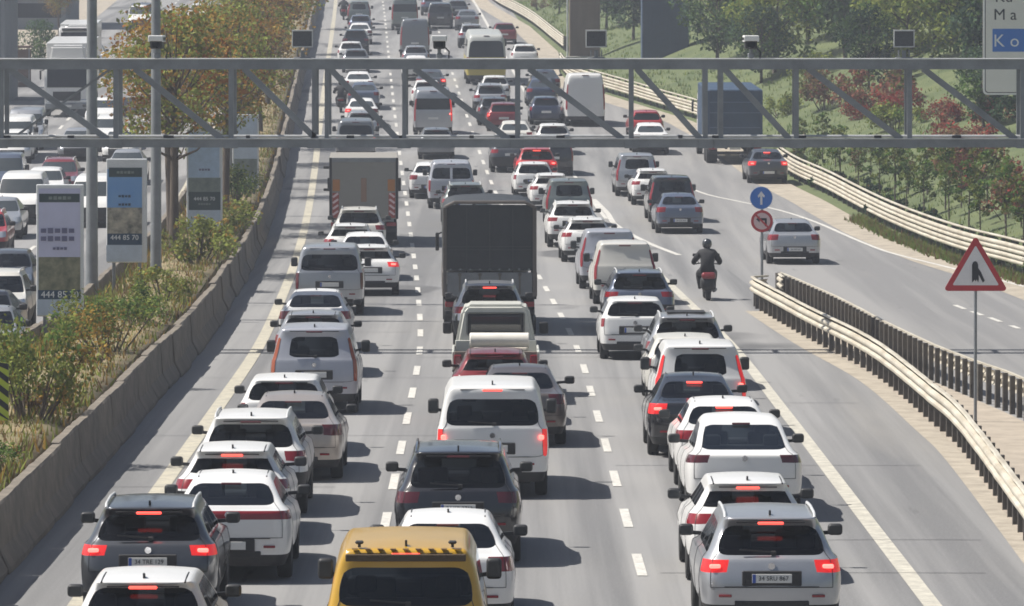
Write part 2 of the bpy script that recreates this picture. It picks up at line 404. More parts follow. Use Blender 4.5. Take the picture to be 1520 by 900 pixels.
barrier_row(-8.98, 70, 300, 'grey concrete barrier segment on the oncoming side of the planted median', 'concrete barrier segments on the oncoming side of the median')

# ------------------------------------------------------------------ guardrails
def sweep(prof, P, z0):                              # prof: closed list of (side offset, z); swept along P
    V, Fc = [], []; n = len(prof)
    for i, p in enumerate(P):
        d = (P[min(i+1, len(P)-1)]-P[max(i-1, 0)]); d.z = 0; d.normalize(); nn = Vector((-d.y, d.x, 0))
        for a, z in prof: q = p+nn*a; V.append((q.x, q.y, ZR(p.y)+z+z0))
        if i:
            for k in range(n): j = i*n; Fc.append((j-n+k, j-n+(k+1)%n, j+(k+1)%n, j+k))
    Fc.append(tuple(range(n))[::-1]); Fc.append(tuple(range((len(P)-1)*n, len(P)*n))); return V, Fc
WB = [(0,-.155),(.055,-.135),(.075,-.10),(.075,-.06),(.02,-.025),(.02,.025),(.075,.06),(.075,.10),(.055,.135),(0,.155),(-.012,.155),(.03,.10),(.03,.06),(-.02,.025),(-.02,-.025),(.03,-.06),(.03,-.10),(-.012,-.155)]
def guardrail(pts, beams, tops, post_step, post_h, side, label, post=(.12,.09), post_off=.10, max_posts=100):
    P = resample(pts, 1.0); b = P[0]; rj = random.Random(len(P)); P = [p+Vector((rj.uniform(-.007,.007), 0, 0)) for p in P]
    root = empty('guardrail', (b.x, b.y, ZR(b.y))); tag(root, label, 'guardrail')
    def rel(V): return [(x-root.location.x, y-root.location.y, z-root.location.z) for x, y, z in V]
    for z in beams:
        V, Fc = sweep([(a*side, zz) for a, zz in WB], P, z); link('beam', pydata('beam', rel(V), Fc, M_RAIL), root)
    for z, h in tops:
        V, Fc = sweep([(.03*side,-h/2),(.05*side,0),(.03*side,h/2),(-.04*side,h/2),(-.04*side,-h/2)], P, z); link('top_rail', pydata('top_rail', rel(V), Fc, M_RAIL), root)
    Q = resample(pts, post_step)
    pm = MB().box((0,0,post_h/2), (post[0], post[1], post_h), .008, seg=1).mesh('post', M_POST)
    for i, p in enumerate(Q[:max_posts]):
        d = (Q[min(i+1,len(Q)-1)]-Q[max(i-1,0)]); d.z = 0; d.normalize(); nn = Vector((-d.y, d.x, 0))*(-post_off*side)
        o = link('post', pm, root, (p.x+nn.x-root.location.x, p.y+nn.y-root.location.y, ZR(p.y)-root.location.z-.02)); o.rotation_euler = (0,0,math.atan2(d.y,d.x)-math.pi/2)
    return root
# nose rails in the gore: left rail faces the main road, right rail faces the ramp
LEFT = [gp(*p) for p in [(1560,868),(1515,803),(1427,676),(1381,632),(1296,560),(1200,506),(1135,468),(1116,456)]]
nose = gp(1116,456)
LEFT += [nose+Vector((.25,.55,0)), nose+Vector((.75,.8,0))]
guardrail(LEFT, [.62], [(.86,.05)], 1.3, .84, 1, 'cream steel guardrail on black posts curving from the gore nose along the main road')
RIGHT = [nose+Vector((.95,.3,0)), gp(1160,446), gp(1240,484), gp(1310,524), gp(1376,559), gp(1411,575), gp(1459,595), gp(1496,609), gp(1560,640), gp(1640,682)]
guardrail(RIGHT[::-1], [.58], [(.80,.04)], .95, .82, -1, 'grey steel guardrail with tall dark posts beside the ramp behind the warning sign', post=(.11,.10), post_off=.09)
far1 = [(1640,450),(1520,408),(1421,380),(1323,341),(1235,294),(1181,268),(1152,248)]
guardrail([gp(*p) for p in far1], [.42,.76], [(1.06,.07)], 2.0, 1.06, 1, 'triple cream guardrail curving along the outer edge of the ramp', post_off=.12)
far2 = [(1050,188),(1035,178),(985,163),(930,146),(880,131),(850,121),(838,112),(831,103)]
guardrail([gp(*p) for p in far2], [.42,.76], [(1.06,.07)], 2.0, 1.06, 1, 'cream guardrail behind the gantry beside the white high roof van', post_off=.12)
far3 = [(837,76),(820,62),(792,39),(768,24),(740,9),(722,-5)]
guardrail([gp(*p) for p in far3], [.45,.78], [(1.04,.07)], 2.2, 1.04, 1, 'farthest cream guardrail curving along the grass at the top of the road', post_off=.12)
# gore paving
gl = [gp(*p) for p in [(1600,925),(1522,806),(1432,678),(1386,634),(1300,560),(1205,507),(1140,466)]]
gr = [gp(*p) for p in [(1900,800),(1740,735),(1600,665),(1490,612),(1374,562),(1236,487),(1152,446)]]
V, Fc = [], []
for i, (a, b) in enumerate(zip(gl, gr)):
    for k in range(4): q = a+(b-a)*k/3; V.append((q.x, q.y, ZR(q.y)+.011))
    if i:
        for k in range(3): j = i*4+k; Fc.append((j-4, j-3, j+1, j))
tag(link('gore_paving', pydata('gore_paving', V, Fc, mat('gore paving', (.36,.31,.25), .95, var=.25, vscale=1.5, bump=.3))), kind='structure')

# ------------------------------------------------------------------ gantry
GD = F_PX/60.0
def gx(px, d=GD): return (px-CX)*d/F_PX
def gz(py, d=GD): return CAM_H-(py-HOR)*d/F_PX
gantry = empty('gantry', (gx(760), GD, 0)); tag(gantry, 'grey steel truss gantry spanning both carriageways, carrying cameras and lamps on its top beam', 'gantry')
GX0 = gx(760)
zt, zb, DEP = gz(96), gz(213), 1.25
x0, x1 = gx(-420), gx(1800)
def g_bar(name, p, q, w, h, m=M_GALV): return MB().bar(Vector(p)-gantry.location, Vector(q)-gantry.location, w, h).build(name, m, gantry)
for yy in (GD, GD+DEP):
    for (nm, z) in (('top_chord', zt), ('bottom_chord', zb)):
        g_bar(nm, (x0, yy, z), (x1, yy, z), .20, .24 if z == zt else .20)
        for s in ((-1, 1) if yy == GD else ()):
            pass
    lip = MB().box(Vector(((x0+x1)/2-GX0, yy-GD, zt+.135)), (x1-x0, .26, .03), .005, seg=1)
    lip.build('chord_flange', M_GALVL, gantry)
    if yy == GD: MB().box(Vector(((x0+x1)/2-GX0, -.02, zb+.115)), (x1-x0, .25, .028), .005, seg=1).build('chord_flange', M_GALVL, gantry)
vert = [-330,-163,2,172,343,466,485,600,768,937,1047,1070,1182,1350,1518,1690]
for i, px in enumerate(vert):
    thin = px in (485, 600, 466)
    g_bar('vertical', (gx(px), GD, zb+.1), (gx(px), GD, zt-.12), .10 if thin else .12, .12)
    g_bar('vertical', (gx(px)+.02, GD+DEP, zb+.1), (gx(px)+.02, GD+DEP, zt-.12), .11, .11)
    g_bar('cross_tie', (gx(px), GD+.1, zb), (gx(px), GD+DEP-.1, zb), .09, .09)
    g_bar('cross_tie', (gx(px), GD+.1, zt), (gx(px), GD+DEP-.1, zt), .09, .09)
    MB().box((gx(px)-GX0, -.115, zb), (.34, .02, .24), .004, seg=1).build('gusset_plate', M_GALV, gantry)
for a, b in ((-310,-180),(-150,-10),(12,160),(200,330),(362,470),(490,590),(615,755),(785,925),(945,1040),(1075,1172),(1200,1338),(1370,1508),(1540,1680)):
    g_bar('diagonal', (gx(a), GD, zt-.1), (gx(b), GD, zb+.1), .12, .15)
    g_bar('diagonal', (gx(b), GD+DEP, zt-.1), (gx(a), GD+DEP, zb+.1), .06, .06) if a in (12,) else None
rnd = random.Random(9)
for px in (10,105,158,250,368,520,590,700,760,832,1010,1062,1190,1303,1420):   # small dark cable boxes and clamps on the lower chord
    MB().box((gx(px)-GX0, .04, zb+.165), (rnd.uniform(.1,.28), .14, .07), .01, seg=1).build('cable_clamp', M_BLACK, gantry)
MB().tube([(gx(p)-GX0, .32, zb+.17) for p in (-400, 300, 900, 1780)], .035, 8).build('cable_conduit', M_GALVL, gantry)
for px in (-420, 1800):                                                # end towers, outside the frame
    for yy in (GD, GD+DEP): g_bar('tower_leg', (gx(px), yy, 0), (gx(px), yy, zt+.15), .26, .26)
    for k in range(5): g_bar('tower_brace', (gx(px), GD, .5+k*1.3), (gx(px), GD+DEP, 1.5+k*1.3), .08, .08)
# enforcement cameras (white hood, black lens face) and lamp heads (dark square panels)
def gantry_camera(px, label):
    r = empty('traffic_camera', (gx(px), GD-.02, zt+.02)); tag(r, label, 'camera', 'traffic cameras on the gantry')
    MB().box((0,.28,.50), (.30,.75,.27), .04).build('housing', M_BLACK, r)
    MB().box((0,.22,.63), (.37,.98,.14), .02).box((-.17,.22,.60), (.03,.98,.12), .01, seg=1).box((.17,.22,.60), (.03,.98,.12), .01, seg=1).build('sun_hood', mat('camera white', (.78,.78,.76), .4), r)
    MB().lathe([(-.13,.085),(-.10,.10),(.0,.10)], 16, 'Y', (0,0,.48)).build('lens', M_GLASS, r)
    MB().box((0,.1,.012), (.36,.3,.03), .008, seg=1).tube([(0,.12,.03),(0,.14,.37)], .045, 8).box((0,.14,.2), (.16,.12,.12), .02, seg=1).build('bracket', M_GALV, r)
    MB().tube([(.12,.5,.42),(.24,.42,.3),(.23,.3,.1),(.12,.2,.02)], .018, 6).build('cable', M_BLACK, r, smooth=True)
    return r
gantry_camera(232, 'white hooded camera on the gantry in front of the median trees')
gantry_camera(652, 'white hooded camera on the gantry above the middle lane')
gantry_camera(1115, 'white hooded camera on the gantry between the pillar and the white board sign')
def lamp_head(px, label):
    r = empty('flood_lamp', (gx(px), GD-.02, zt+.14)); tag(r, label, 'lamp', 'square lamp heads on the gantry')
    MB().box((0,.06,.50), (.48,.12,.38), .02).build('housing', M_BLACK, r)
    b = MB()
    for s in (-1, 1): b.box((s*.245,-.01,.50), (.03,.05,.41), .005, seg=1)
    b.box((0,-.01,.70), (.52,.10,.035), .005, seg=1).box((0,-.01,.30), (.52,.05,.03), .005, seg=1).build('frame', M_GALVL, r)
    MB().box((0,-.012,.50), (.44,.02,.36), .004, seg=1).build('lamp_panel', mat('infrared panel', (.10,.105,.115), .3, var=.4, vscale=30), r)
    MB().box((0,.05,.10), (.10,.1,.22), .02).box((-.13,.05,.14), (.03,.08,.16), .005, seg=1).box((.13,.05,.14), (.03,.08,.16), .005, seg=1).box((0,.05,.02), (.42,.16,.04), .01, seg=1).build('bracket', M_GALV, r)
lamp_head(449, 'dark square lamp head on the gantry left of the left lane')
lamp_head(885, 'dark square lamp head on the gantry beside the brown pillar')
lamp_head(1342, 'dark square lamp head on the gantry in front of the hillside shrubs')

# ------------------------------------------------------------------ signs
def disc(mb, r, y0, y1, n=40, c=(0,0)):
    mb.prism([(c[0]+r*math.cos(2*math.pi*k/n), c[1]+r*math.sin(2*math.pi*k/n)) for k in range(n)], y0, y1); return mb
M_SRED = mat('sign red', (.50,.035,.045), .45, var=.1); M_SWHITE = mat('sign white', (.78,.76,.76), .5, var=.08); M_SBLUE = mat('sign blue', (.04,.17,.55), .45)
M_SPINK = mat('sign faded pink', (.66,.48,.48), .5)
def rounded_poly(pts, r, n=6):
    out = []; N = len(pts)
    for i in range(N):
        p0, p, p1 = Vector(pts[i-1]), Vector(pts[i]), Vector(pts[(i+1)%N]); a = (p0-p).normalized(); b = (p1-p).normalized()
        h = a.angle(b)/2; t = r/math.tan(h); s, e = p+a*t, p+b*t; c = p+(a+b).normalized()*(r/math.sin(h))
        a0 = math.atan2(s.y-c.y, s.x-c.x); a1 = math.atan2(e.y-c.y, e.x-c.x); da = (a1-a0+math.pi)%(2*math.pi)-math.pi
        out += [(c.x+r*math.cos(a0+da*k/n), c.y+r*math.sin(a0+da*k/n)) for k in range(n+1)]
    return out
# warning triangle in the gore
b = gp(1448, 627); s = F_PX/b.y
r = empty('warning_sign', b); tag(r, 'triangular red and white warning sign with a black merging symbol, in the gore', 'sign')
zc = (627-432)/s
T = rounded_poly([(-.66,0),(.66,0),(0,1.135)], .055)
MB().prism([(x, z+zc) for x, z in T], -.035, -.015).build('border', M_SRED, r)
Ti = rounded_poly([(-.475,.115),(.475,.115),(0,.93)], .02)
MB().prism([(x, z+zc) for x, z in Ti], -.042, -.0355).build('face', M_SWHITE, r)
MB().prism([(-.075,zc+.17),(-.02,zc+.23),(.0,zc+.19),(.02,zc+.235),(.05,zc+.17),(.065,zc+.24),(.06,zc+.33),(.145,zc+.17),(.185,zc+.21),(.105,zc+.39),(.05,zc+.47),(.05,zc+.53),(.03,zc+.59),(-.01,zc+.61),(-.05,zc+.59),(-.075,zc+.53)], -.05, -.0425).build('symbol', M_INK, r)
MB().tube([(0,.02,-.02),(0,.02,zc+.9)], .033, 10).build('post', M_GALV, r, smooth=True)
# round signs at the gore nose
b = gp(1131, 447); s = F_PX/b.y
r = empty('round_road_signs', b); tag(r, 'blue arrow disc above a red ringed no left turn disc at the gore nose', 'sign')
MB().tube([(0,.03,-.02),(0,.03,(447-278)/s)], .04, 10).build('post', M_GALV, r, smooth=True)
z1, z2 = (447-294)/s, (447-328.5)/s; R = 16.3/s
m = disc(MB(), R, -.02, 0, c=(-.02,z1)).build('blue_disc', M_SBLUE, r)
disc(MB(), R*1.04, -.012, -.001, c=(-.02,z1)).build('rim', M_SWHITE, m)
a = R*.62; w = R*.10
MB().prism([(-.02-w,z1-a),(-.02+w,z1-a),(-.02+w,z1+a*.25),(-.02+a*.42,z1+a*.05),(-.02+a*.52,z1+a*.32),(-.02,z1+a),(-.02-a*.52,z1+a*.32),(-.02-a*.42,z1+a*.05),(-.02-w,z1+a*.25)], -.026, -.0205).build('arrow', M_SWHITE, m)
m = disc(MB(), R, -.02, 0, c=(0,z2)).build('red_ring_disc', M_SRED, r)
disc(MB(), R*.76, -.027, -.0205, c=(0,z2)).build('face', M_SPINK, m)
MB().prism([(w*2.6,z2-a*.75),(w*4.4,z2-a*.75),(w*4.4,z2+a*.45),(-a*.35,z2+a*.45),(-a*.35,z2+a*.75),(-a*.85,z2+a*.28),(-a*.35,z2-a*.2),(-a*.35,z2+a*.1),(w*2.6,z2+a*.1)], -.033, -.0275).build('arrow', M_INK, m)
b2 = MB(); b2.bar((-R*.56,-.036,z2+R*.56), (R*.56,-.036,z2-R*.56), .006, R*.16); b2.build('slash', M_SRED, m)
# white direction board at the right edge, hung from a cantilever outside the frame
SD = F_PX/46.0
r = empty('direction_sign', (gx(1465,SD)+6.2, SD+.25, ZR(SD))); tag(r, 'large white direction board with black lettering and a blue panel at the right edge', 'sign')
ox = r.location.x
X0, X1, Z0, Z1 = gx(1459,SD)-ox, gx(1600,SD)-ox, gz(141,SD)-r.location.z, gz(-75,SD)-r.location.z
def rrect(x0_, x1_, z0_, z1_, rad): return rounded_poly([(x0_,z0_),(x1_,z0_),(x1_,z1_),(x0_,z1_)], rad)
M_BOARD = mat('board cream white', (.78,.76,.70), .55, var=.06, vscale=1)
MB().prism(rrect(X0, X1, Z0, Z1, .14), -.30, -.26).build('board', mat('board rim', (.82,.81,.78), .5), r)
MB().prism(rrect(X0+.06, X1-.06, Z0+.06, Z1-.06, .11), -.306, -.3005).build('border_line', M_INK, r)
MB().prism(rrect(X0+.085, X1-.085, Z0+.085, Z1-.085, .095), -.312, -.3065).build('face', M_BOARD, r)
bx0, bx1, bz0, bz1 = gx(1473,SD)-ox, gx(1592,SD)-ox, gz(77,SD)-r.location.z, gz(43,SD)-r.location.z
pnl = MB().prism([(bx0,bz0),(bx1,bz0),(bx1,bz1),(bx0,bz1)], -.318, -.3125).build('blue_panel', M_SBLUE, r)
def put_text(txt, px, py, hpx, m, par, yy, d, spacing=1.15):
    me = text_mesh(txt, hpx*d/F_PX*1.38, m, bold=.006); xs = [v.co.x for v in me.vertices]; dx = min(xs)
    o = link('lettering', me, par, (gx(px,d)-ox-dx, yy, gz(py,d)-r.location.z)); return o
put_text('Ku', 1478, -4, 17, M_INK, r, -.317, SD); put_text('M a', 1476, 22.5, 17, M_INK, r, -.317, SD); put_text('K o c', 1476, 61.5, 19, M_TEXTW, pnl, -.323, SD)
MB().tube([(0,0,0),(0,0,Z1-.3)], [.22,.15], 12).build('pole', M_GALV, r, smooth=True)
for zz in (Z0+.6, Z1-.6): MB().bar((0,-.1,zz), (X0+.5,-.2,zz), .12, .14).build('cantilever_arm', M_GALV, r)
# chevron board at the left edge
cd_ = F_PX/84.5; b = at(4, 640, cd_)
r = empty('hazard_marker', (at(3,640,cd_).x, cd_, ZR(cd_)+.05)); tag(r, 'yellow and black striped hazard marker board at the left edge beside the green bush', 'marker')
z0, z1 = gz(624,cd_)-r.location.z, gz(534,cd_)-r.location.z; hw = .20
x_r = gx(13,cd_)-r.location.x; x_l = x_r-.42
MB().prism([(x_l,z0),(x_r,z0),(x_r,z1-.07),(x_l,z1)], -.02, .0).build('board', mat('marker yellow green', (.46,.56,.05), .5), r)
for k in range(6):
    zz = z0-.12+k*.245
    P = [(x_l,zz+.35),(x_r,zz+.02),(x_r,zz+.14),(x_l,zz+.47)]
    P = [(x, min(max(z, z0+.002), z1-.002-.07*(x-x_l)/.42)) for x, z in P]
    if abs(P[0][1]-P[3][1]) > .02 or abs(P[1][1]-P[2][1]) > .02: MB().prism(P, -.027, -.0205).build('stripe', M_INK, r)
MB().tube([((x_l+x_r)/2,.04,-.1),((x_l+x_r)/2,.04,z1)], .03, 8).build('post', M_GALV, r)

# ------------------------------------------------------------------ lamp posts in the median
def lamp_post(px, d, wpx, label):
    x = gx(px, d); zb_ = ZR(d)+.7; rr = wpx/2*d/F_PX
    r = empty('lamp_post', (x, d, zb_)); tag(r, label, 'lamp post', 'tall lamp posts in the median')
    MB().tube([(0,0,-.2),(0,0,3.5),(0,0,12.5)], [rr*1.08, rr, rr*.75], 16).build('pole', M_GALV, r, smooth=True)
    MB().lathe([(-.1,rr*1.9),(.04,rr*1.9),(.06,rr*1.3),(.35,rr*1.15)], 16, 'Z').build('base_collar', M_GALV, r)
    for s in (-1, 1):
        MB().tube([(0,0,12.3),(s*.6,0,12.75),(s*1.8,0,12.9)], [.07,.06,.05], 8).build('arm', M_GALV, r, smooth=True)
        MB().box((s*2.15,0,12.9), (.75,.28,.12), .04).build('lamp_head', M_GALVL, r)
lamp_post(136.5, F_PX/54, 17, 'grey lamp post between the two nearest advertising panels')
lamp_post(231.5, F_PX/51, 15.5, 'grey lamp post just right of the blue advertising panel')
for px_off, d, lb in ((-7.6, 232, 'far lamp post standing among the median trees'), (-7.6, 330, 'farthest lamp post behind the median trees')):
    lamp_post(CX+(XL(d)+px_off)*F_PX/d, d, .26*F_PX/d, lb)

# ------------------------------------------------------------------ advertising panels in the median
def ad_panel(px0, px1, py0, py1, s, label, bands, texts):
    d = F_PX/s; zg = ZR(d)+.75; xc = gx((px0+px1)/2, d); w = (px1-px0)/s; z0, z1 = gz(py1,d)-zg, gz(py0,d)-zg
    r = empty('advertising_panel', (xc, d, zg)); tag(r, label, 'sign', 'advertising panels standing in the median')
    MB().box((0,.06,(z0+z1)/2), (w,.14,z1-z0), .02).build('frame', mat('panel frame', (.66,.68,.69), .5, var=.08), r)
    H = z1-z0
    for i, (a, b_, x_a, x_b, m) in enumerate(bands):
        MB().prism([(w*(x_a-.5), z1-H*b_),(w*(x_b-.5), z1-H*b_),(w*(x_b-.5), z1-H*a),(w*(x_a-.5), z1-H*a)], -.018-.0015*i, -.0115).build('printed_band', m, r)
    for txt, fx, fy, size, m in texts:
        if txt[0] in '-=':                               # illegible print: a row of small blocks
            n = txt.count(txt[0]); mb = MB()
            for k in range(n): mb.box((w*(fx-.5)+(k-(n-1)/2)*size*.55, -.033, z1-H*fy), (size*.42, .004, size*(.42 if k % 2 else .34)))
            mb.build('printed_line', m, r); continue
        me = text_mesh(txt, size, m, bold=.002, extrude=.002); link('lettering', me, r, (w*(fx-.5), -.034, z1-H*fy))
    for s_ in (-1, 1): MB().box((s_*w*.32,.06,z0/2-.15), (.09,.1,z0+.3), .01, seg=1).build('leg', M_GALV, r)
ML = mat('print lilac', (.52,.53,.70), .5, var=.12, vscale=1.2); MBlue = mat('print sea blue', (.10,.24,.52), .5, var=.35, vscale=.8, col2=(.20,.38,.62)); MDk = mat('print dark green', (.03,.055,.06), .5)
MLand = mat('print landscape', (.24,.23,.15), .6, var=.8, vscale=3.5, col2=(.045,.06,.03)); MHouse = mat('print resort', (.42,.38,.30), .6, var=.75, vscale=4, col2=(.07,.08,.07)); MNavy = mat('print navy', (.015,.05,.10), .5)
MPale = mat('print pale blue', (.48,.56,.66), .5, var=.15, vscale=3); MTeal = mat('print grey green', (.20,.24,.22), .5, var=.4, vscale=3); MPur = mat('print ink purple', (.12,.12,.22), .5)
ad_panel(54,124,274,470,63,'tall lilac advertising panel with a dark header nearest the camera', [(.03,.78,.05,.93,ML),(.07,.135,.06,.92,MDk),(.55,.82,.05,.93,MLand),(.80,.87,.04,.94,MNavy),(.87,.99,.02,.94,MPale)],
    [('444 85 70',.5,.835,.22,M_TEXTW),('- - - - -',.5,.102,.2,MTeal),('=====',.45,.35,.3,MPur),('=====',.45,.41,.3,MPur),('====',.5,.485,.16,MPur)])
ad_panel(158,218,236,390,54.5,'blue advertising panel with a sea and houses picture between the lamp posts', [(.10,.56,.02,.88,MBlue),(.085,.175,.06,.88,MDk),(.47,.74,.02,.88,MHouse),(.72,.83,.02,.88,MNavy),(.83,.99,.0,.88,MPale)],
    [('444 85 70',.45,.76,.19,M_TEXTW),('- - - - -',.47,.13,.18,MTeal),('====',.45,.36,.16,MNavy),('====',.45,.44,.16,MNavy)])
ad_panel(277,330,192,342,46,'pale blue advertising panel behind the nearest autumn tree trunk', [(.03,.56,.05,.92,MBlue if False else mat('print sky', (.38,.50,.66), .5, var=.15)),(.48,.66,.05,.95,MTeal),(.62,.80,.06,.95,MDk),(.80,.99,.03,.95,MPale)],
    [('====',.5,.40,.17,MPur),('444 85 70',.5,.69,.17,M_TEXTW),('=====',.5,.74,.15,MTeal)])
ad_panel(345,384,170,280,37,'small grey advertising panel farthest along the median', [(.05,.6,.06,.94,MPale),(.6,.85,.06,.94,MTeal)], [])

# ------------------------------------------------------------------ trees and plants
def leaf_cloud(rs, centers, radii, n, size, nmat, weights, flat=.7, inner=.35):
    """many small leaf-sized quads in clumps; returns verts, faces, material indices"""
    C = np.array(centers); Rr = np.array(radii); pick = rs.choice(len(C), n, p=(Rr**2)/np.sum(Rr**2))
    d = rs.normal(size=(n, 3)); d /= np.linalg.norm(d, axis=1)[:, None]
    rad = (inner+(1-inner)*rs.rand(n)**.6)[:, None]
    P = C[pick]+d*rad*Rr[pick][:, None]*np.array([1, 1, flat])
    nrm = rs.normal(size=(n, 3))+d*.6+np.array([0, 0, .35]); nrm /= np.linalg.norm(nrm, axis=1)[:, None]
    a = np.cross(nrm, rs.normal(size=(n, 3))); a /= np.linalg.norm(a, axis=1)[:, None]; b = np.cross(nrm, a)
    L = size*(.6+.8*rs.rand(n))[:, None]; Wd = L*(.45+.3*rs.rand(n))[:, None]
    V = np.empty((n, 4, 3)); V[:, 0] = P-a*L*.5; V[:, 1] = P+b*Wd*.5; V[:, 2] = P+a*L*.5+nrm*L*.12; V[:, 3] = P-b*Wd*.5
    Fc = np.arange(n*4).reshape(n, 4)
    base = rs.choice(nmat, len(C), p=weights); mi = np.where(rs.rand(n) < .62, base[pick], rs.choice(nmat, n, p=weights))
    return V.reshape(-1, 3), Fc.tolist(), mi
def tree_mesh(seed, h, trunk_h, rx, nclump, nleaf, size, mats, weights, tr=.16, lean=.3, narrow=1.0):
    rs = np.random.RandomState(seed); r = random.Random(seed)
    mb = MB(); top = Vector((r.uniform(-lean,lean), r.uniform(-lean,lean), h*.78)); mid = Vector((top.x*.4, top.y*.4, trunk_h))
    mb.tube([(0,0,-.4), (0,0,.1), mid*.5, mid, (mid+top)/2, top], [tr*1.5, tr*1.15, tr*.95, tr*.85, tr*.5, tr*.15], 9)
    cs, rad = [], []
    for k in range(nclump):
        u = (k+.5)/nclump; z = trunk_h+(h-trunk_h)*(u**.8)
        prof = math.sin(math.pi*min(1, .12+.84*u))**.7
        ang = k*2.4+r.uniform(-.5,.5); rr = rx*prof*r.uniform(.35,.95)*narrow
        c = Vector((mid.x+rr*math.cos(ang), mid.y+rr*math.sin(ang), z*r.uniform(.94,1.03)))
        cs.append(tuple(c)); rad.append(rx*r.uniform(.26,.46)*(.65+.5*prof))
        st = mid.lerp(top, max(0, min(.95, (u-.15)*.95))) if u > .1 else mid*.85
        m_ = st.lerp(c, .55)+Vector((0,0,-.12*rr))
        mb.tube([st, m_, c], [tr*.38*(1.1-u*.6), tr*.22, tr*.06], 5)
    V, Fc, mi = leaf_cloud(rs, cs, rad, nleaf, size, len(mats), weights)
    return mb.mesh('trunk', M_BARK, True, False), pydata('crown', V, Fc, mats, mi)
def put_tree(name, meshes, x, y, z, sc, rot, label, group, cat='tree'):
    r = empty(name, (x, y, z), rot); r.scale = (sc, sc, sc); tag(r, label, cat, group)
    link('trunk', meshes[0], r); link('crown', meshes[1], r); return r
LO = leaf('leaf rust', (.30,.135,.04)); LA = leaf('leaf amber', (.34,.22,.06)); LG = leaf('leaf olive', (.16,.18,.05)); LDG = leaf('leaf deep green', (.06,.10,.03)); LBR = leaf('leaf dry brown', (.17,.115,.065))
LMG = leaf('leaf mid green', (.125,.20,.055)); LYG = leaf('leaf yellow green', (.28,.32,.085)); LDC = leaf('leaf conifer', (.025,.048,.028)); LRED = leaf('leaf red', (.30,.06,.045)); LPK = leaf('leaf faded red', (.24,.10,.07)); LBG = leaf('leaf blue green', (.08,.125,.075))
AUT = [LO, LA, LG, LBR, LYG]
aut = [tree_mesh(20+k, 7.9, 3.5, 2.5, 28, 4000, .17, AUT, w, tr=.15) for k, w in enumerate(([.14,.27,.34,.10,.15],[.10,.22,.38,.1,.20],[.20,.30,.26,.13,.11],[.10,.22,.30,.26,.12]))]
G_MT = 'autumn trees along the median'
rnd = random.Random(21)
spots = [(258,170,0,1.0,'autumn tree nearest the camera, its trunk between the blue panel and the pale panel'),
    (334,198,1,1.0,'autumn tree whose trunk stands right of the pale blue panel'),
    (205,186,2,1.0,'rusty autumn tree behind the second lamp post'),
    (372,226,3,.95,'olive and amber autumn tree behind the left end of the truss panels'),
    (300,205,0,1.0,'orange autumn tree in the middle of the median row'), (395,238,2,.85,'rust coloured autumn tree near the right of the median row'),
    (352,250,1,1.0,'green tinged autumn tree far along the median'), (420,262,3,1.0,'brown autumn tree beside the far left lane'),
    (412,285,0,.9,'amber crowned autumn tree beside the barrier behind the truss'),(430,300,2,1.0,'far rust and amber tree near the barrier at the top'), (440,322,3,1.05,'dry brown tree close to the barrier far up the road'),
    (415,360,1,1.05,'far olive tree near the top edge of the median'), (448,400,3,1.1,'farthest brown tree at the top of the median')]
for px, d, k, sc, lb in spots:
    x = max(min(gx(px, d), XL(d)-6.9), XL(d)-8.5)
    put_tree('autumn_tree', aut[k], x, d, ZR(d)+.75, sc, rnd.uniform(0, 6.28), lb, G_MT)
# bushes in the median
def bush_mesh(seed, h, rx, nleaf, size, mats, weights, ncl=14):
    rs = np.random.RandomState(seed); r = random.Random(seed); mb = MB(); cs, rad = [], []
    for k in range(ncl):
        a = r.uniform(0, 6.28); q = rx*math.sqrt(r.random()); z = h*(.35+.6*r.random())*(1-.35*q/rx)
        c = (q*math.cos(a), q*math.sin(a), z); cs.append(c); rad.append(h*r.uniform(.16,.30))
        mb.tube([(q*.25*math.cos(a), q*.25*math.sin(a), -.1), (c[0]*.7, c[1]*.7, z*.6), (c[0], c[1], z+.1)], [.03,.018,.008], 5)
    V, Fc, mi = leaf_cloud(rs, cs, rad, nleaf, size, len(mats), weights, flat=.95, inner=.1)
    return mb.mesh('stems', M_BARK), pydata('foliage', V, Fc, mats, mi)
def put_bush(name, m, x, y, z, sc, rot, label, group=None, cat='bush'):
    r = empty(name, (x, y, z), rot); r.scale = sc if hasattr(sc, '__len__') else (sc,)*3; tag(r, label, cat, group); link('stems', m[0], r); link('foliage', m[1], r); return r
bg = [bush_mesh(50, 2.0, 1.25, 3000, .10, [LG, LMG, LYG, LA], [.34,.22,.34,.10]), bush_mesh(51, 1.3, .9, 1500, .11, [LYG, LG, LA], [.5,.3,.2]), bush_mesh(52, .9, .8, 1000, .10, [LBR, LA, LG], [.5,.3,.2]), bush_mesh(53, 1.6, 1.0, 2000, .10, [LDG, LMG, LG, LYG], [.25,.25,.3,.2])]
G_MB = 'bushes in the median bed'
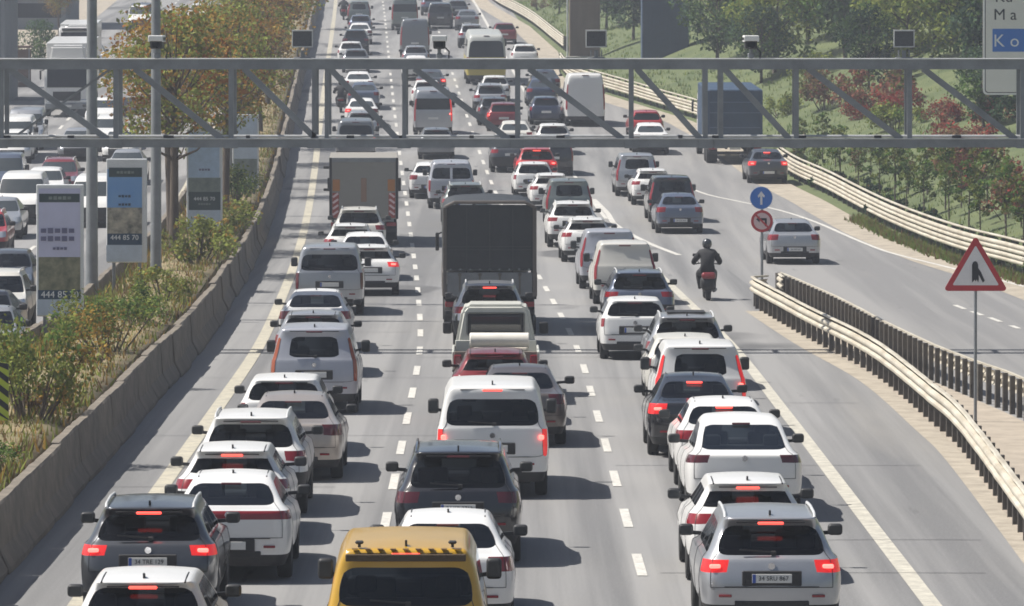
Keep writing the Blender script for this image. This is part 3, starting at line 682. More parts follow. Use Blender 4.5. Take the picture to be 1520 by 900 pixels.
for px, py, d, k, sc, lb in ((120,0,97,0,(.85,.9,1.2),'big leafy green bush filling the median left of the barrier'), (195,0,117,0,(.8,.9,.85),'green bush behind the big leafy bush, under the blue panel'), (60,0,99,2,(.7,.8,.7),'dry brown low bush at the left end of the median'),
    (15,0,86,3,(.6,.7,.5),'dark green low bush at the lower left corner beside the barrier'), (262,0,128,3,(.75,.9,.75),'dark green bush at the foot of the nearest autumn tree'), (285,0,139,1,(.75,.9,.8),'yellow green bush in front of the pale panel'),
    (335,0,160,1,(1.1,1.3,1.25),'bright yellow green bush just left of the barrier'), (362,0,182,1,(1.2,1.5,1.2),'yellow green bush under the small grey panel'), 
    (150,0,112,2,(.6,.7,.6),'small dry brown bush at the foot of the first lamp post'), (382,0,205,3,(1.2,1.5,1.1),'dark bush far along the barrier')):
    x = max(min(gx(px, d), XL(d)-6.75), XL(d)-8.3)
    put_bush('bush', bg[k], x, d, ZR(d)+.8, sc, rnd.uniform(0, 6.28), lb, G_MB)
# ground cover in the median: stuff
def tufts(name, spots, size, mats, weights, seed):
    rs = np.random.RandomState(seed); P = np.array(spots); n = len(P)*5; P = np.repeat(P, 5, axis=0)+rs.normal(size=(n, 3))*np.array([.12,.12,0])
    ang = rs.rand(n)*6.28; h = size*(.5+rs.rand(n)); dx = np.cos(ang)*.05*size*3; dy = np.sin(ang)*.05*size*3; lx = rs.normal(size=n)*h*.35; ly = rs.normal(size=n)*h*.35
    V = np.empty((n, 3, 3)); V[:, 0] = P+np.stack([-dx, -dy, -.03*np.ones(n)], 1); V[:, 1] = P+np.stack([dx, dy, -.03*np.ones(n)], 1); V[:, 2] = P+np.stack([lx, ly, h], 1)
    return pydata(name, V.reshape(-1, 3), np.arange(n*3).reshape(n, 3).tolist(), mats, rs.choice(len(mats), n, p=weights))
rs = np.random.RandomState(8); sp = []
for _ in range(5200):
    y = 74+260*rs.rand()**1.6; u = -8.6+2.5*rs.rand(); sp.append((XL(y)+u, y, ZR(y)+.78))
tag(link('median_weeds', tufts('median_weeds', sp, .22, [LG, LYG, LBR, LA], [.3,.2,.3,.2], 3)), 'dry and green weeds covering the median bed', 'weeds', kind='stuff')
rs = np.random.RandomState(18); sp = []
for _ in range(9000):
    y = 150+300*rs.rand(); t = 1.2+26*rs.rand()**1.4; x = RX(y)+t; sp.append((x, y, hill_z(x, y)))
tag(link('hillside_grass', tufts('hillside_grass', sp, .19, [LMG, LG, LYG], [.5,.3,.2], 4)), 'green grass covering the slope beside the ramp', 'grass', kind='stuff')
rs = np.random.RandomState(28); sp = []
for _ in range(1500):
    y = 135+75*rs.rand(); x = RX(y)-.35+.5*rs.rand()-.25; sp.append((x, y, ZR(y)))
tag(link('verge_weeds', tufts('verge_weeds', sp, .22, [LG, LMG, LBR], [.4,.3,.3], 6)), 'green weeds growing along the foot of the ramp guardrail', 'weeds', kind='stuff')

# hillside trees right of the ramp
GRN = [LMG, LG, LYG, LDG]
gtr = [tree_mesh(70, 8.5, 1.6, 3.6, 30, 3400, .36, GRN, [.48,.26,.18,.08]), tree_mesh(71, 9.5, 1.8, 3.4, 30, 3400, .36, [LDC, LDG, LBG], [.5,.3,.2]), tree_mesh(72, 7.5, 1.3, 3.4, 28, 3400, .34, [LYG, LG, LMG], [.5,.25,.25]), tree_mesh(73, 8.0, 1.5, 3.2, 28, 3000, .34, [LBG, LMG, LDG], [.5,.3,.2])]
sap = [tree_mesh(80, 3.6, 1.5, .85, 12, 520, .20, [LMG, LG, LDG], [.4,.4,.2], tr=.045, lean=.15), tree_mesh(81, 3.2, 1.3, .8, 12, 480, .20, [LRED, LPK, LBR], [.3,.45,.25], tr=.045, lean=.15), tree_mesh(82, 3.8, 1.4, .9, 12, 520, .20, [LG, LBR, LMG], [.4,.3,.3], tr=.045, lean=.15)]
rdb = [bush_mesh(60, 2.4, 1.5, 1300, .2, [LRED, LPK, LBR], [.45,.4,.15]), bush_mesh(61, 2.2, 1.6, 1300, .2, [LYG, LG, LMG], [.5,.3,.2]), bush_mesh(62, 2.2, 1.7, 1400, .2, [LPK, LBR, LG], [.4,.35,.25])]
def hillpt(px, py):                                  # where a pixel's ray meets the slope
    for y in np.arange(120, 700, 1.0):
        x = gx(px, y); z = CAM_H-(py-HOR)*y/F_PX
        if x > RX(y) and z <= hill_z(x, y): return x, y
    return gx(px, 500), 500
def on_hill(px, py): x, y = hillpt(px, py); return Vector((x, y, hill_z(x, y)-.1))
KIN = ['leafy mid green tree on the hillside', 'dark conifer green tree on the hillside', 'bright yellow green tree on the hillside', 'bluish green tree on the hillside']
rnd = random.Random(33)
big = [(1150,110,2,.8),(1200,70,1,.9),(1255,95,3,.8),(1300,90,3,.95),(1345,110,2,.75),(1390,70,2,1.05),(1432,100,2,.9),(1180,30,1,1.1),(1270,40,1,1.1),(1330,30,0,1.1),(1410,20,2,1.1),(1470,60,1,1.0),(1510,100,1,1.0),(1090,60,2,.9),(1120,25,0,1.1),(1065,100,3,.75),(940,60,1,.6),(920,40,1,.8),(1065,10,0,1.1),
    (900,45,1,.7),(830,20,2,.45),(1240,0,0,1.2),(1450,-10,0,1.2),(1520,10,3,1.2),(1560,80,0,1.1),(1600,140,1,1.1),(1130,125,3,.6),(1290,140,1,.5),(1490,160,1,.7),(1090,-20,0,1.2),(1180,-30,1,1.2),(1300,-30,2,1.2),(1400,-40,1,1.3),(910,-15,0,1.1),(1460,200,3,.45),(1515,200,1,.5)]
for px, py, k, sc in big:
    p = on_hill(px, py); put_tree('hillside_tree', gtr[k], p.x, p.y, p.z, sc*rnd.uniform(.9,1.1), rnd.uniform(0,6.28), KIN[k], 'trees of the same kind on the hillside ('+['leafy','dark','bright','bluish'][k]+')')
for px, py, k, sc, lb in ((1345,182,0,1.0,'red leaved bush left of the right lamp head, below it on the slope'),(1420,248,0,1.1,'large red leaved bush on the slope left of the warning triangle'),(1398,186,0,.7,'small red bush behind the lower chord of the gantry'),(1480,190,0,.8,'red bush under the white board sign'),(1275,180,0,.6,'small orange red bush at the left of the slope'),
    (1225,165,2,1.1,'faded red brown bush low on the slope behind the gantry'),(1310,165,2,1.3,'wide red brown bush in the middle of the slope'),(1330,195,1,.9,'yellow green bush among red bushes on the slope'),(1440,280,2,1.2,'faded red bush above the guardrail near the warning triangle'),(1500,330,0,.9,'red bush at the right edge above the guardrail'),(1160,175,1,.8,'yellow green bush right of the blue truck'),(1200,120,1,1.0,'yellow green bush above the blue truck'),(800,15,2,.5,'reddish bush at the far end of the grass')):
    p = on_hill(px, py); put_bush('hillside_bush', rdb[k], p.x, p.y, p.z, sc*.92, rnd.uniform(0,6.28), lb, 'bushes on the slope beside the ramp')
KS = ['thin green sapling in the rows above the ramp guardrail', 'thin red leaved sapling in the rows above the ramp guardrail', 'thin brownish sapling in the rows above the ramp guardrail']
for j in range(26):
    px = 1190+ (j%13)*27+rnd.uniform(-8,8); py = 258+(j%13)*9.5+(j//13)*-26+rnd.uniform(-6,6)
    k = rnd.choice([0,0,2,1] if px > 1340 else [0,0,0,2]); p = on_hill(px, py)
    put_tree('sapling', sap[k], p.x, p.y, p.z, rnd.uniform(.5,.78), rnd.uniform(0,6.28), KS[k], 'saplings planted on the slope ('+['green','red','brown'][k]+')')
# low dark hedge behind the ramp guardrail
hd = bush_mesh(64, .75, 1.1, 420, .16, [LDC, LDG, LBR], [.5,.3,.2], 9)
for j in range(34):
    y = 136+j*3.1; put_bush('hedge_plant', hd, RX(y)+1.5+rnd.uniform(-.2,.3), y, hill_z(RX(y)+1.5, y)-.1, rnd.uniform(.85,1.15), rnd.uniform(0,6.28), 'low dark hedge plant behind the ramp guardrail', 'hedge plants behind the ramp guardrail', 'hedge')

# ------------------------------------------------------------------ pillar, cabin, far buildings
p = on_hill(868, 96); s = F_PX/p.y
r = empty('pillar', p); tag(r, 'broad brown concrete pillar rising behind the gantry left of the dark blue cabin', 'pillar')
MB().box((0,.8,8), (46/s,1.6,17), .08).build('shaft', mat('brown concrete', (.19,.14,.105), .9, var=.4, vscale=1.2, stretch=(1,1,.2)), r)
MB().box((0,.8,.25), (56/s,2.1,.7), .05).build('footing', M_CONC2, r)
MB().tube([(-23/s-.12,-.06,0),(-23/s-.12,-.06,15)], .06, 8).build('drain_pipe', M_GALVL, r)
p = on_hill(988, 84); s = F_PX/p.y
r = empty('blue_cabin', p); tag(r, 'dark blue metal cabin among the trees right of the brown pillar', 'cabin')
wv = 70/s; MB().box((0,1.6,2.4), (wv,3.2,9.0), .03).build('wall', mat('dark blue sheet', (.045,.075,.13), .55, var=.2, vscale=2), r)
b_ = MB()
for k in range(12): b_.box((-wv/2+wv*(k+.5)/12,-.01,2.4), (.05,.04,8.9))
b_.build('wall_rib', mat('dark blue rib', (.04,.065,.115), .5), r); MB().box((0,1.6,6.93), (wv+.3,3.6,.14), .02).build('roof', M_GALV, r)
d = 300.; r = empty('grey_building', (gx(-30,d), d, ZR(d)-.3)); tag(r, 'tall grey concrete building block at the far left edge behind the oncoming road', 'building')
wx = 74/(F_PX/d)
MB().box((0,4,6), (wx,8,12), .03).build('wall', mat('blue grey render', (.19,.21,.235), .85, var=.15, vscale=.8), r)
b_ = MB()
for k in range(5): b_.box((-wx/2+wx*(k+.5)/5,-.03,6), (.09,.08,11.9))
b_.build('pilaster', mat('grey render dark', (.13,.145,.165), .85), r)
for k in range(3): MB().box((-wx*.3+k*wx*.3,-.02,6.4), (.6,.06,1.3)).build('window', M_GLASS, r)
d = 318.; r = empty('bus_shelter', (gx(26,d), d, ZR(d)-.1)); tag(r, 'brown roadside shelter on the far side of the oncoming road', 'shelter')
MB().box((0,0,2.55), (1.7,1.6,.14), .03).build('roof', mat('shelter brown', (.16,.10,.08), .7), r); MB().box((0,.7,1.25), (1.5,.06,2.3)).build('back_panel', mat('shelter panel', (.15,.10,.085), .5, var=.4, vscale=3), r)
for s_ in (-.75,.75): MB().box((s_,-.6,1.25), (.08,.08,2.5)).build('post', M_GALV, r)
MB().box((0,.4,.45), (1.3,.35,.06)).build('bench', M_GALV, r)
d = 400.; r = empty('far_building', (gx(12,d), d, ZR(d)-.6)); tag(r, 'long grey building with window bands beyond the end of the oncoming road', 'building')
MB().box((0,6,6), (8.8,12,12), .03).build('wall', mat('far grey render', (.20,.22,.24), .85, var=.2, vscale=.5), r)
for k in range(4): MB().box((0,-.02,2.0+k*2.8), (8,.06,1.1)).build('window', M_GLASS, r)
put_tree('roadside_tree', gtr[3], gx(60,340), 340, ZR(340)-.2, .42, 1, 'dark small tree left of the oncoming road behind the white trucks', None)
put_tree('roadside_tree', aut[3], gx(88,385), 385, ZR(385)-.2, .55, 2, 'brown tree at the top left behind the white trucks', None)

# ------------------------------------------------------------------ vehicles: a car's skin is one lofted cage, subdivided and cut into parts
BODY, REARW, WIND, SIDEW, TAIL, LOWER, PILLAR, HEADL, GRILLE, UPPER = range(10)
def kspec(L, hw, H, lev, wb, wr=.33, rear_oh=.78, tails='mid', rear_pane=(0,1,2), low=1, side_glass=True, rear_glass=True, crown=.035, rails=False, wiper=True, fin=True, lights='std', bowr=.05, cr=.55, level=2, splitwin=False):
    return dict(L=L, hw=hw, H=H, lev=lev, wb=wb, wr=wr, roh=rear_oh, tails=tails, pane=rear_pane, low=low, sg=side_glass, rg=rear_glass, crown=crown, rails=rails, wiper=wiper, fin=fin, bow=bowr, cr=cr, level=level, split=splitwin)
# levels: (z rear, z front, y rear, y front measured back from the nose, half width)
KIND = {}
KIND['hatchback'] = kspec(4.05,.885,1.47,[(.24,.22,.10,.10,.80),(.37,.36,.03,.03,.865),(.60,.56,0,0,.885),(.78,.66,.05,.05,.88),(.99,.84,.11,.2,.85),(1.03,1.0,.16,1.15,.80),(1.36,1.38,.40,1.8,.64),(1.425,1.43,.24,1.95,.575)],2.55)
KIND['round hatchback'] = kspec(4.15,.90,1.48,[(.25,.22,.12,.10,.80),(.40,.38,.03,.03,.875),(.62,.56,0,0,.90),(.88,.68,.075,.05,.895),(1.02,.86,.16,.2,.85),(1.07,1.0,.24,1.2,.77),(1.34,1.37,.52,1.85,.60),(1.43,1.44,.30,2.0,.56)],2.6, tails='wide', cr=.2)
KIND['small hatchback'] = kspec(3.95,.85,1.46,[(.24,.22,.09,.10,.77),(.40,.36,.02,.03,.83),(.62,.56,0,0,.85),(.80,.66,.03,.05,.85),(1.02,.84,.07,.2,.825),(1.05,1.0,.11,1.1,.79),(1.37,1.38,.30,1.75,.64),(1.42,1.43,.24,1.9,.58)],2.5, tails='round')
KIND['sedan'] = kspec(4.6,.90,1.45,[(.25,.22,.12,.10,.82),(.40,.36,.03,.03,.875),(.62,.55,0,0,.90),(.83,.66,.02,.05,.895),(1.03,.83,.05,.2,.86),(1.08,1.0,.60,1.2,.77),(1.365,1.37,1.18,1.9,.60),(1.42,1.425,1.42,2.05,.55)],2.7, rear_oh=1.0, wiper=False, low=1, tails='wide')
KIND['led sedan'] = kspec(4.7,.91,1.45,[(.25,.22,.12,.10,.82),(.42,.36,.03,.03,.88),(.66,.55,0,0,.91),(.95,.66,.015,.05,.90),(1.06,.83,.03,.2,.865),(1.09,1.0,.52,1.2,.77),(1.365,1.37,1.18,1.9,.60),(1.42,1.425,1.45,2.05,.55)],2.72, rear_oh=1.0, wiper=False, tails='strip')
KIND['fastback'] = kspec(4.75,.955,1.62,[(.27,.24,.14,.10,.85),(.44,.40,.03,.03,.93),(.70,.60,0,0,.955),(.97,.72,.035,.05,.95),(1.09,.88,.05,.2,.90),(1.12,1.02,.30,1.2,.80),(1.50,1.50,1.48,1.9,.67),(1.55,1.57,1.80,2.05,.57)],2.89, rear_oh=.95, wiper=False, tails='slim', fin=False, cr=.35)
KIND['suv'] = kspec(4.5,.925,1.66,[(.31,.28,.12,.10,.84),(.50,.46,.03,.03,.90),(.74,.66,0,0,.925),(.92,.80,.04,.04,.92),(1.09,1.0,.11,.2,.885),(1.13,1.12,.17,1.2,.83),(1.50,1.53,.50,1.9,.67),(1.60,1.61,.28,2.05,.60)],2.7, wr=.36, low=2, rails=True, rear_oh=.85, tails='wide')
KIND['claw suv'] = kspec(4.45,.92,1.63,[(.31,.28,.12,.10,.84),(.50,.46,.03,.03,.90),(.76,.66,0,0,.92),(.965,.80,.065,.04,.915),(1.10,1.0,.13,.2,.88),(1.14,1.12,.19,1.2,.82),(1.47,1.50,.50,1.9,.67),(1.57,1.58,.25,2.05,.60)],2.68, wr=.36, low=2, rails=True, rear_oh=.85, tails='wide')
KIND['estate suv'] = kspec(4.75,.95,1.72,[(.31,.28,.12,.10,.86),(.48,.46,.03,.03,.92),(.76,.68,0,0,.95),(.95,.82,.03,.04,.945),(1.12,1.02,.08,.2,.91),(1.16,1.14,.13,1.2,.85),(1.58,1.60,.52,1.95,.70),(1.67,1.68,.36,2.1,.64)],2.9, wr=.37, low=1, rails=True, rear_oh=.9, tails='wide')
_mpv = [(.27,.25,.08,.10,.84),(.43,.40,.02,.03,.90),(.68,.60,0,0,.915),(.94,.76,.03,.04,.915),(1.13,.94,.06,.25,.895),(1.17,1.09,.085,1.05,.865),(1.62,1.65,.22,1.75,.76),(1.765,1.765,.17,1.95,.68)]
KIND['minivan'] = kspec(4.4,.915,1.83,_mpv,2.75, tails='tall', rear_oh=.8, rear_pane=(0,1), cr=.45)
KIND['panel van'] = kspec(4.4,.915,1.83,_mpv,2.75, tails='tall', rear_oh=.8, rear_glass=False, side_glass=False, wiper=False, fin=False)
_van = [(.29,.27,.08,.10,.88),(.46,.42,.02,.03,.94),(.72,.64,0,0,.955),(.97,.80,.015,.04,.955),(1.20,1.0,.04,.25,.945),(1.24,1.18,.055,.95,.92),(1.70,1.73,.17,1.6,.83),(1.90,1.90,.16,1.85,.73)]
KIND['van'] = kspec(4.9,.955,1.97,_van,3.0, tails='low tall', rear_oh=.95, rear_pane=(0,1,2), cr=.6)
KIND['split window van'] = kspec(4.9,.955,1.97,_van,3.0, tails='low tall', rear_oh=.95, rear_pane=(0,1,2), cr=.6, splitwin=True, wiper=False)
_big = [(.34,.32,.06,.10,.92),(.52,.5,.01,.03,.985),(.82,.7,0,0,1.0),(1.12,.92,.01,.05,1.0),(1.36,1.15,.02,.3,.995),(1.42,1.35,.03,.9,.985),(2.15,2.05,.08,1.6,.93),(2.58,2.45,.12,2.3,.82)]
KIND['high roof van'] = kspec(5.9,1.0,2.68,_big,3.6, tails='tall', rear_oh=1.1, rear_glass=False, side_glass=False, wiper=False, fin=False, wr=.36)
KIND['minibus'] = kspec(5.9,1.0,2.5,[(a,b,c,d,e) if i < 6 else ((2.0,2.0,.08,1.6,.94) if i == 6 else (2.42,2.4,.12,2.2,.84)) for i,(a,b,c,d,e) in enumerate(_big)],3.6, tails='tall', rear_oh=1.1, rear_pane=(0,1,2), wiper=False, fin=False, wr=.36)
KIND['bus'] = kspec(9.5,1.22,3.15,[(.40,.38,.12,.15,1.12),(.62,.6,.03,.03,1.2),(1.0,.95,0,0,1.22),(1.32,1.2,.0,.02,1.22),(1.62,1.4,.01,.05,1.22),(1.70,1.5,.02,.08,1.2),(2.72,2.7,.12,.3,1.12),(3.06,3.05,.22,.6,1.0)],5.2, tails='tall', rear_oh=2.2, rear_pane=(0,1,2), wiper=False, fin=False, wr=.48, crown=.05)

KIND['painted suv'] = dict(KIND['suv'], low=1); KIND['painted claw suv'] = dict(KIND['claw suv'], low=1)
RF = (0,.36,.63,.90); FF = (.90,.66,.34,0)
def cage(k):
    S = KIND[k]; L, hw = S['L'], S['hw']; y1 = S['roh']; y2 = y1+S['wb']; wr = S['wr']+.05
    st = [y1-wr, y1-wr*.72, y1, y1+wr*.72, y1+wr, (y1+y2)/2, y2-wr, y2-wr*.72, y2, y2+wr*.72, y2+wr]
    up = [.055,.15,.22,.30,.335,.60,.635,.70,.80,.93,.965]
    half = []
    for i, (zr, zf, yr, yfb, w) in enumerate(S['lev']):
        yf = L-yfb; pts = []
        rc = (.24 if i < 5 else .16 if i < 7 else .14); fc = .34 if i < 5 else .22
        if k in ('van','split window van','high roof van','bus','minibus','panel van','minivan'): rc *= .55
        for f in RF: pts.append([f*w, yr+S['bow']*f*f, None])
        pts.append([w*.985, yr+rc, None])
        a, b = yr+rc, yf-fc
        for j in range(11):
            y = st[j] if i < 5 else a+(b-a)*up[j]
            pts.append([w*(1+(.012 if i in (1,2,3) else 0)), min(max(y, a+.02+.01*j), b-.02), None])
        pts.append([w*.96, yf-fc, None])
        for f, q in zip(FF, (.16,.07,.02,0)): pts.append([f*w, yf-q, None])
        for j, p in enumerate(pts):
            t = (p[1]-yr)/max(.1, (yf-yr)); p[2] = zr+(zf-zr)*t
            if i == 7: p[2] += .03*4*t*(1-t)
        if i < 3:                                     # wheel arches
            top = wr+.30-(.33-S['wr'])*0+(S['wr']-.33)
            for c in (7, 12+1):
                pass
            for base in (5, 11):
                arch = {0: (0, wr*.72+S['wr']*.0+.235+.02, S['wr']+wr*.98, wr*.72+.255, 0), 1: (None, wr*.72+.30, S['wr']+wr*.98+.035, wr*.72+.30, None), 2: (None, wr*.72+.40, S['wr']+wr*.98+.075, wr*.72+.40, None)}[i]
                for q in range(5):
                    if arch[q]: pts[base+q][2] = max(pts[base+q][2], min(arch[q], S['lev'][3][0]-.02*(3-i)))
        half.append(pts)
    return half, st
def region(k, i, c):
    S = KIND[k]; T = S['tails']; lv = i
    if lv == 0: return LOWER
    if lv == 1: return LOWER if S['low'] >= 2 else (GRILLE if c in (18,19) else BODY)
    if lv == 2:
        if c in (18,19): return GRILLE
        if T in ('tall','low tall') and c == 3: return TAIL
        return BODY
    if lv == 3:
        if c in (16,17): return HEADL
        if T == 'mid' and c in (3,4): return TAIL
        if T == 'wide' and c in (2,3,4): return TAIL
        if T == 'round' and c == 3: return TAIL
        if T == 'slim' and c in (2,3,4): return TAIL
        if T == 'strip' and c in (0,1,2,3,4): return TAIL
        if T in ('tall','low tall') and c == 3: return TAIL
        return BODY
    if lv == 4: return TAIL if (T == 'tall' and c == 3) else BODY
    if lv == 5:
        if c in S['pane'] and S['rg']: return REARW
        if T == 'tall' and c == 3 and k != 'bus': return TAIL
        if k == 'bus' and c in (0,1,2,3,4,15): return UPPER
        if c in (5,6,7,9): return SIDEW if S['sg'] or (c == 9 and False) else BODY
        if c in (8,10) and S['sg']: return PILLAR
        if c in (11,12,13): return SIDEW
        if c in (16,17,18,19): return WIND
        return BODY
    return UPPER if k == 'bus' else BODY
def tail_split(k, c): return None
def skin(k):
    half, st = cage(k); n = 21; N = 40; V, Fc, R = [], [], []
    for pts in half:
        for j in range(N):
            p = pts[j] if j <= 20 else pts[40-j]; V.append((p[0] if j <= 20 else -p[0], p[1], p[2]))
    ci = lambda j: j if j < 20 else 39-j
    for i in range(7):
        for j in range(N):
            a, b = i*N+j, i*N+(j+1)%N; Fc.append((a, b, b+N, a+N)); R.append(region(k, i, ci(j)))
    # roof cap
    top = half[7]; idx = {}
    xs = RF+(1.0,)
    S = KIND[k]
    def edge(row): return 4+row                       # row 0 = C, 1..11 side stations, 12 = FC
    cols = [-4,-3,-2,-1,0,1,2,3,4]
    for row in range(13):
        pe = top[edge(row)]
        for c in cols:
            if abs(c) == 4: idx[row, c] = 7*N+(edge(row) if c > 0 else (40-edge(row))%40)
            elif row == 0: idx[row, c] = 7*N+(abs(c) if c >= 0 else 40-abs(c))
            elif row == 12: idx[row, c] = 7*N+(20-abs(c) if c >= 0 else 20+abs(c))
            else:
                f = RF[abs(c)]; x = math.copysign(f, c)*pe[0] if c else 0
                tb = row/12; y = pe[1]+(top[abs(c)][1]-top[4][1])*(1-tb)**3+(top[20-abs(c)][1]-top[16][1])*tb**3
                V.append((x, y, pe[2]+S['crown']*(1-f*f)*min(1, 3*tb+.15, 3*(1-tb)+.15))); idx[row, c] = len(V)-1
    for row in range(12):
        for c0, c1 in zip(cols, cols[1:]):
            Fc.append((idx[row,c0], idx[row,c1], idx[row+1,c1], idx[row+1,c0])); R.append(UPPER if k == 'bus' else BODY)
    return V, Fc, R, st
def cut_skin(k, level):
    V, Fc, R, st = skin(k); S = KIND[k]
    me = bpy.data.meshes.new('cage'); bm = bmesh.new(); vs = [bm.verts.new(v) for v in V]
    cl = bm.edges.layers.float.new('crease_edge')
    for f, r in zip(Fc, R):
        try: fc = bm.faces.new([vs[i] for i in f]); fc.material_index = r
        except ValueError: pass
    for e in bm.edges:
        if len(e.link_faces) == 2 and e.link_faces[0].material_index != e.link_faces[1].material_index: e[cl] = .3 if TAIL in (e.link_faces[0].material_index, e.link_faces[1].material_index) and S['tails'] not in ('tall','low tall') else S['cr']
        iv = [v.index for v in e.verts]
    bm.verts.index_update()
    for e in bm.edges:
        a, b = e.verts[0].index, e.verts[1].index
        if a < 320 and b < 320 and a//40 == b//40 and a//40 == 4: e[cl] = max(e[cl], .45)
    for e in bm.edges:                                # tailgate and door gaps follow these cage edges
        a, b = sorted((e.verts[0].index, e.verts[1].index))
        if b >= 320: continue
        la, lb, ja, jb = a//40, b//40, a%40, b%40
        h = lambda j: j if j <= 20 else 40-j
        if la != lb and h(ja) == h(jb):
            if h(ja) == 3 and 2 <= la and lb <= 6: e.seam = True
            if h(ja) in (6, 10, 14) and 1 <= la and lb <= 5: e.seam = True
        if la == lb == 2 and h(ja) <= 3 and h(jb) <= 3: e.seam = True
        if la == lb == 1 and 4 <= h(ja) <= 6 and 4 <= h(jb) <= 6: e.seam = True
    bmesh.ops.recalc_face_normals(bm, faces=list(bm.faces)); bm.to_mesh(me); bm.free()
    for _ in range(10): me.materials.append(None)
    o = bpy.data.objects.new('cage', me); COL.objects.link(o); md = o.modifiers.new('s', 'SUBSURF'); md.levels = level; md.render_levels = level; md.boundary_smooth = 'ALL'
    dg = bpy.context.evaluated_depsgraph_get(); ev = bpy.data.meshes.new_from_object(o.evaluated_get(dg)); bpy.data.objects.remove(o)
    nv = len(ev.vertices); co = np.empty(nv*3); ev.vertices.foreach_get('co', co); co = co.reshape(-1, 3)
    mi = np.empty(len(ev.polygons), np.int32); ev.polygons.foreach_get('material_index', mi)
    polys = [tuple(p.vertices) for p in ev.polygons]; out = {}
    for r in range(10):
        for side in ((0,) if r not in (TAIL, SIDEW, HEADL) else (-1, 1)):
            fs = [p for p, m in zip(polys, mi) if m == r and (side == 0 or (sum(co[i][0] for i in p) > 0) == (side > 0))]
            if not fs: continue
            used = sorted({i for f in fs for i in f}); mp = {a: b for b, a in enumerate(used)}
            out[r, side] = ([tuple(co[i]) for i in used], [tuple(mp[i] for i in f) for f in fs])
    gap = [MB(), MB(), MB()]                          # tailgate, left doors, right doors
    for e in ev.edges:
        if e.use_seam:
            p, q = ev.vertices[e.vertices[0]], ev.vertices[e.vertices[1]]
            P, Q = p.co+p.normal*.001, q.co+q.normal*.001
            g_ = 0 if (P.y+Q.y)/2 < S['lev'][6][2]+.12 and abs(P.x) < S['hw']*.93 else 1 if P.x < 0 else 2
            if (P-Q).length > 1e-4: gap[g_].bar(P, Q, .007, .008)
    out['gap'] = gap
    return out, st
NAMES = {BODY:'body', REARW:'rear_window', WIND:'windscreen', SIDEW:'side_window', TAIL:'tail_light', LOWER:'bumper', PILLAR:'window_pillar', HEADL:'headlight', GRILLE:'grille', UPPER:'upper_body'}
M_UPBUS = mat('bus upper grey', (.42,.43,.41), .4, coat=.3)
RM = {REARW:M_GLASS, WIND:M_GLASS2, SIDEW:M_GLASS, TAIL:M_TAIL, LOWER:M_BLACK, PILLAR:M_BLACK, HEADL:M_HEAD, GRILLE:M_BLACK, UPPER:M_UPBUS}
CACHE = {}
def tyre_mesh(R, w):
    return MB().lathe([(-w/2,R*.70),(-w/2,R*.93),(-w*.38,R),(w*.38,R),(w/2,R*.93),(w/2,R*.70)], 28, 'X').mesh('tyre', M_RUBBER, True)
def rim_mesh(R, w, s):
    b = MB().lathe([(s*w*.20,R*.70),(s*w*.47,R*.71),(s*w*.47,R*.64),(s*w*.30,R*.60),(s*w*.30,R*.1),(s*w*.36,R*.09),(s*w*.36,.005)][::1], 24, 'X')
    for k in range(5):
        a = 2*math.pi*k/5; b.bar((s*w*.36,R*.08*math.cos(a),R*.08*math.sin(a)), (s*w*.38,R*.62*math.cos(a),R*.62*math.sin(a)), .05, .03)
    return b.mesh('rim', M_RIM)
def fin_mesh():
    b = MB().prism([(-.07,-.01),(.09,-.01),(.02,.035),(-.055,.062),(-.075,.055)], -.013, .013); b.bm.transform(Matrix.Rotation(math.pi/2, 4, 'Z')); return b.mesh('antenna', M_BLACK)
def lev_pt(k, i, x=0, up=0): z, _, y, _, w = KIND[k]['lev'][i]; return y, z
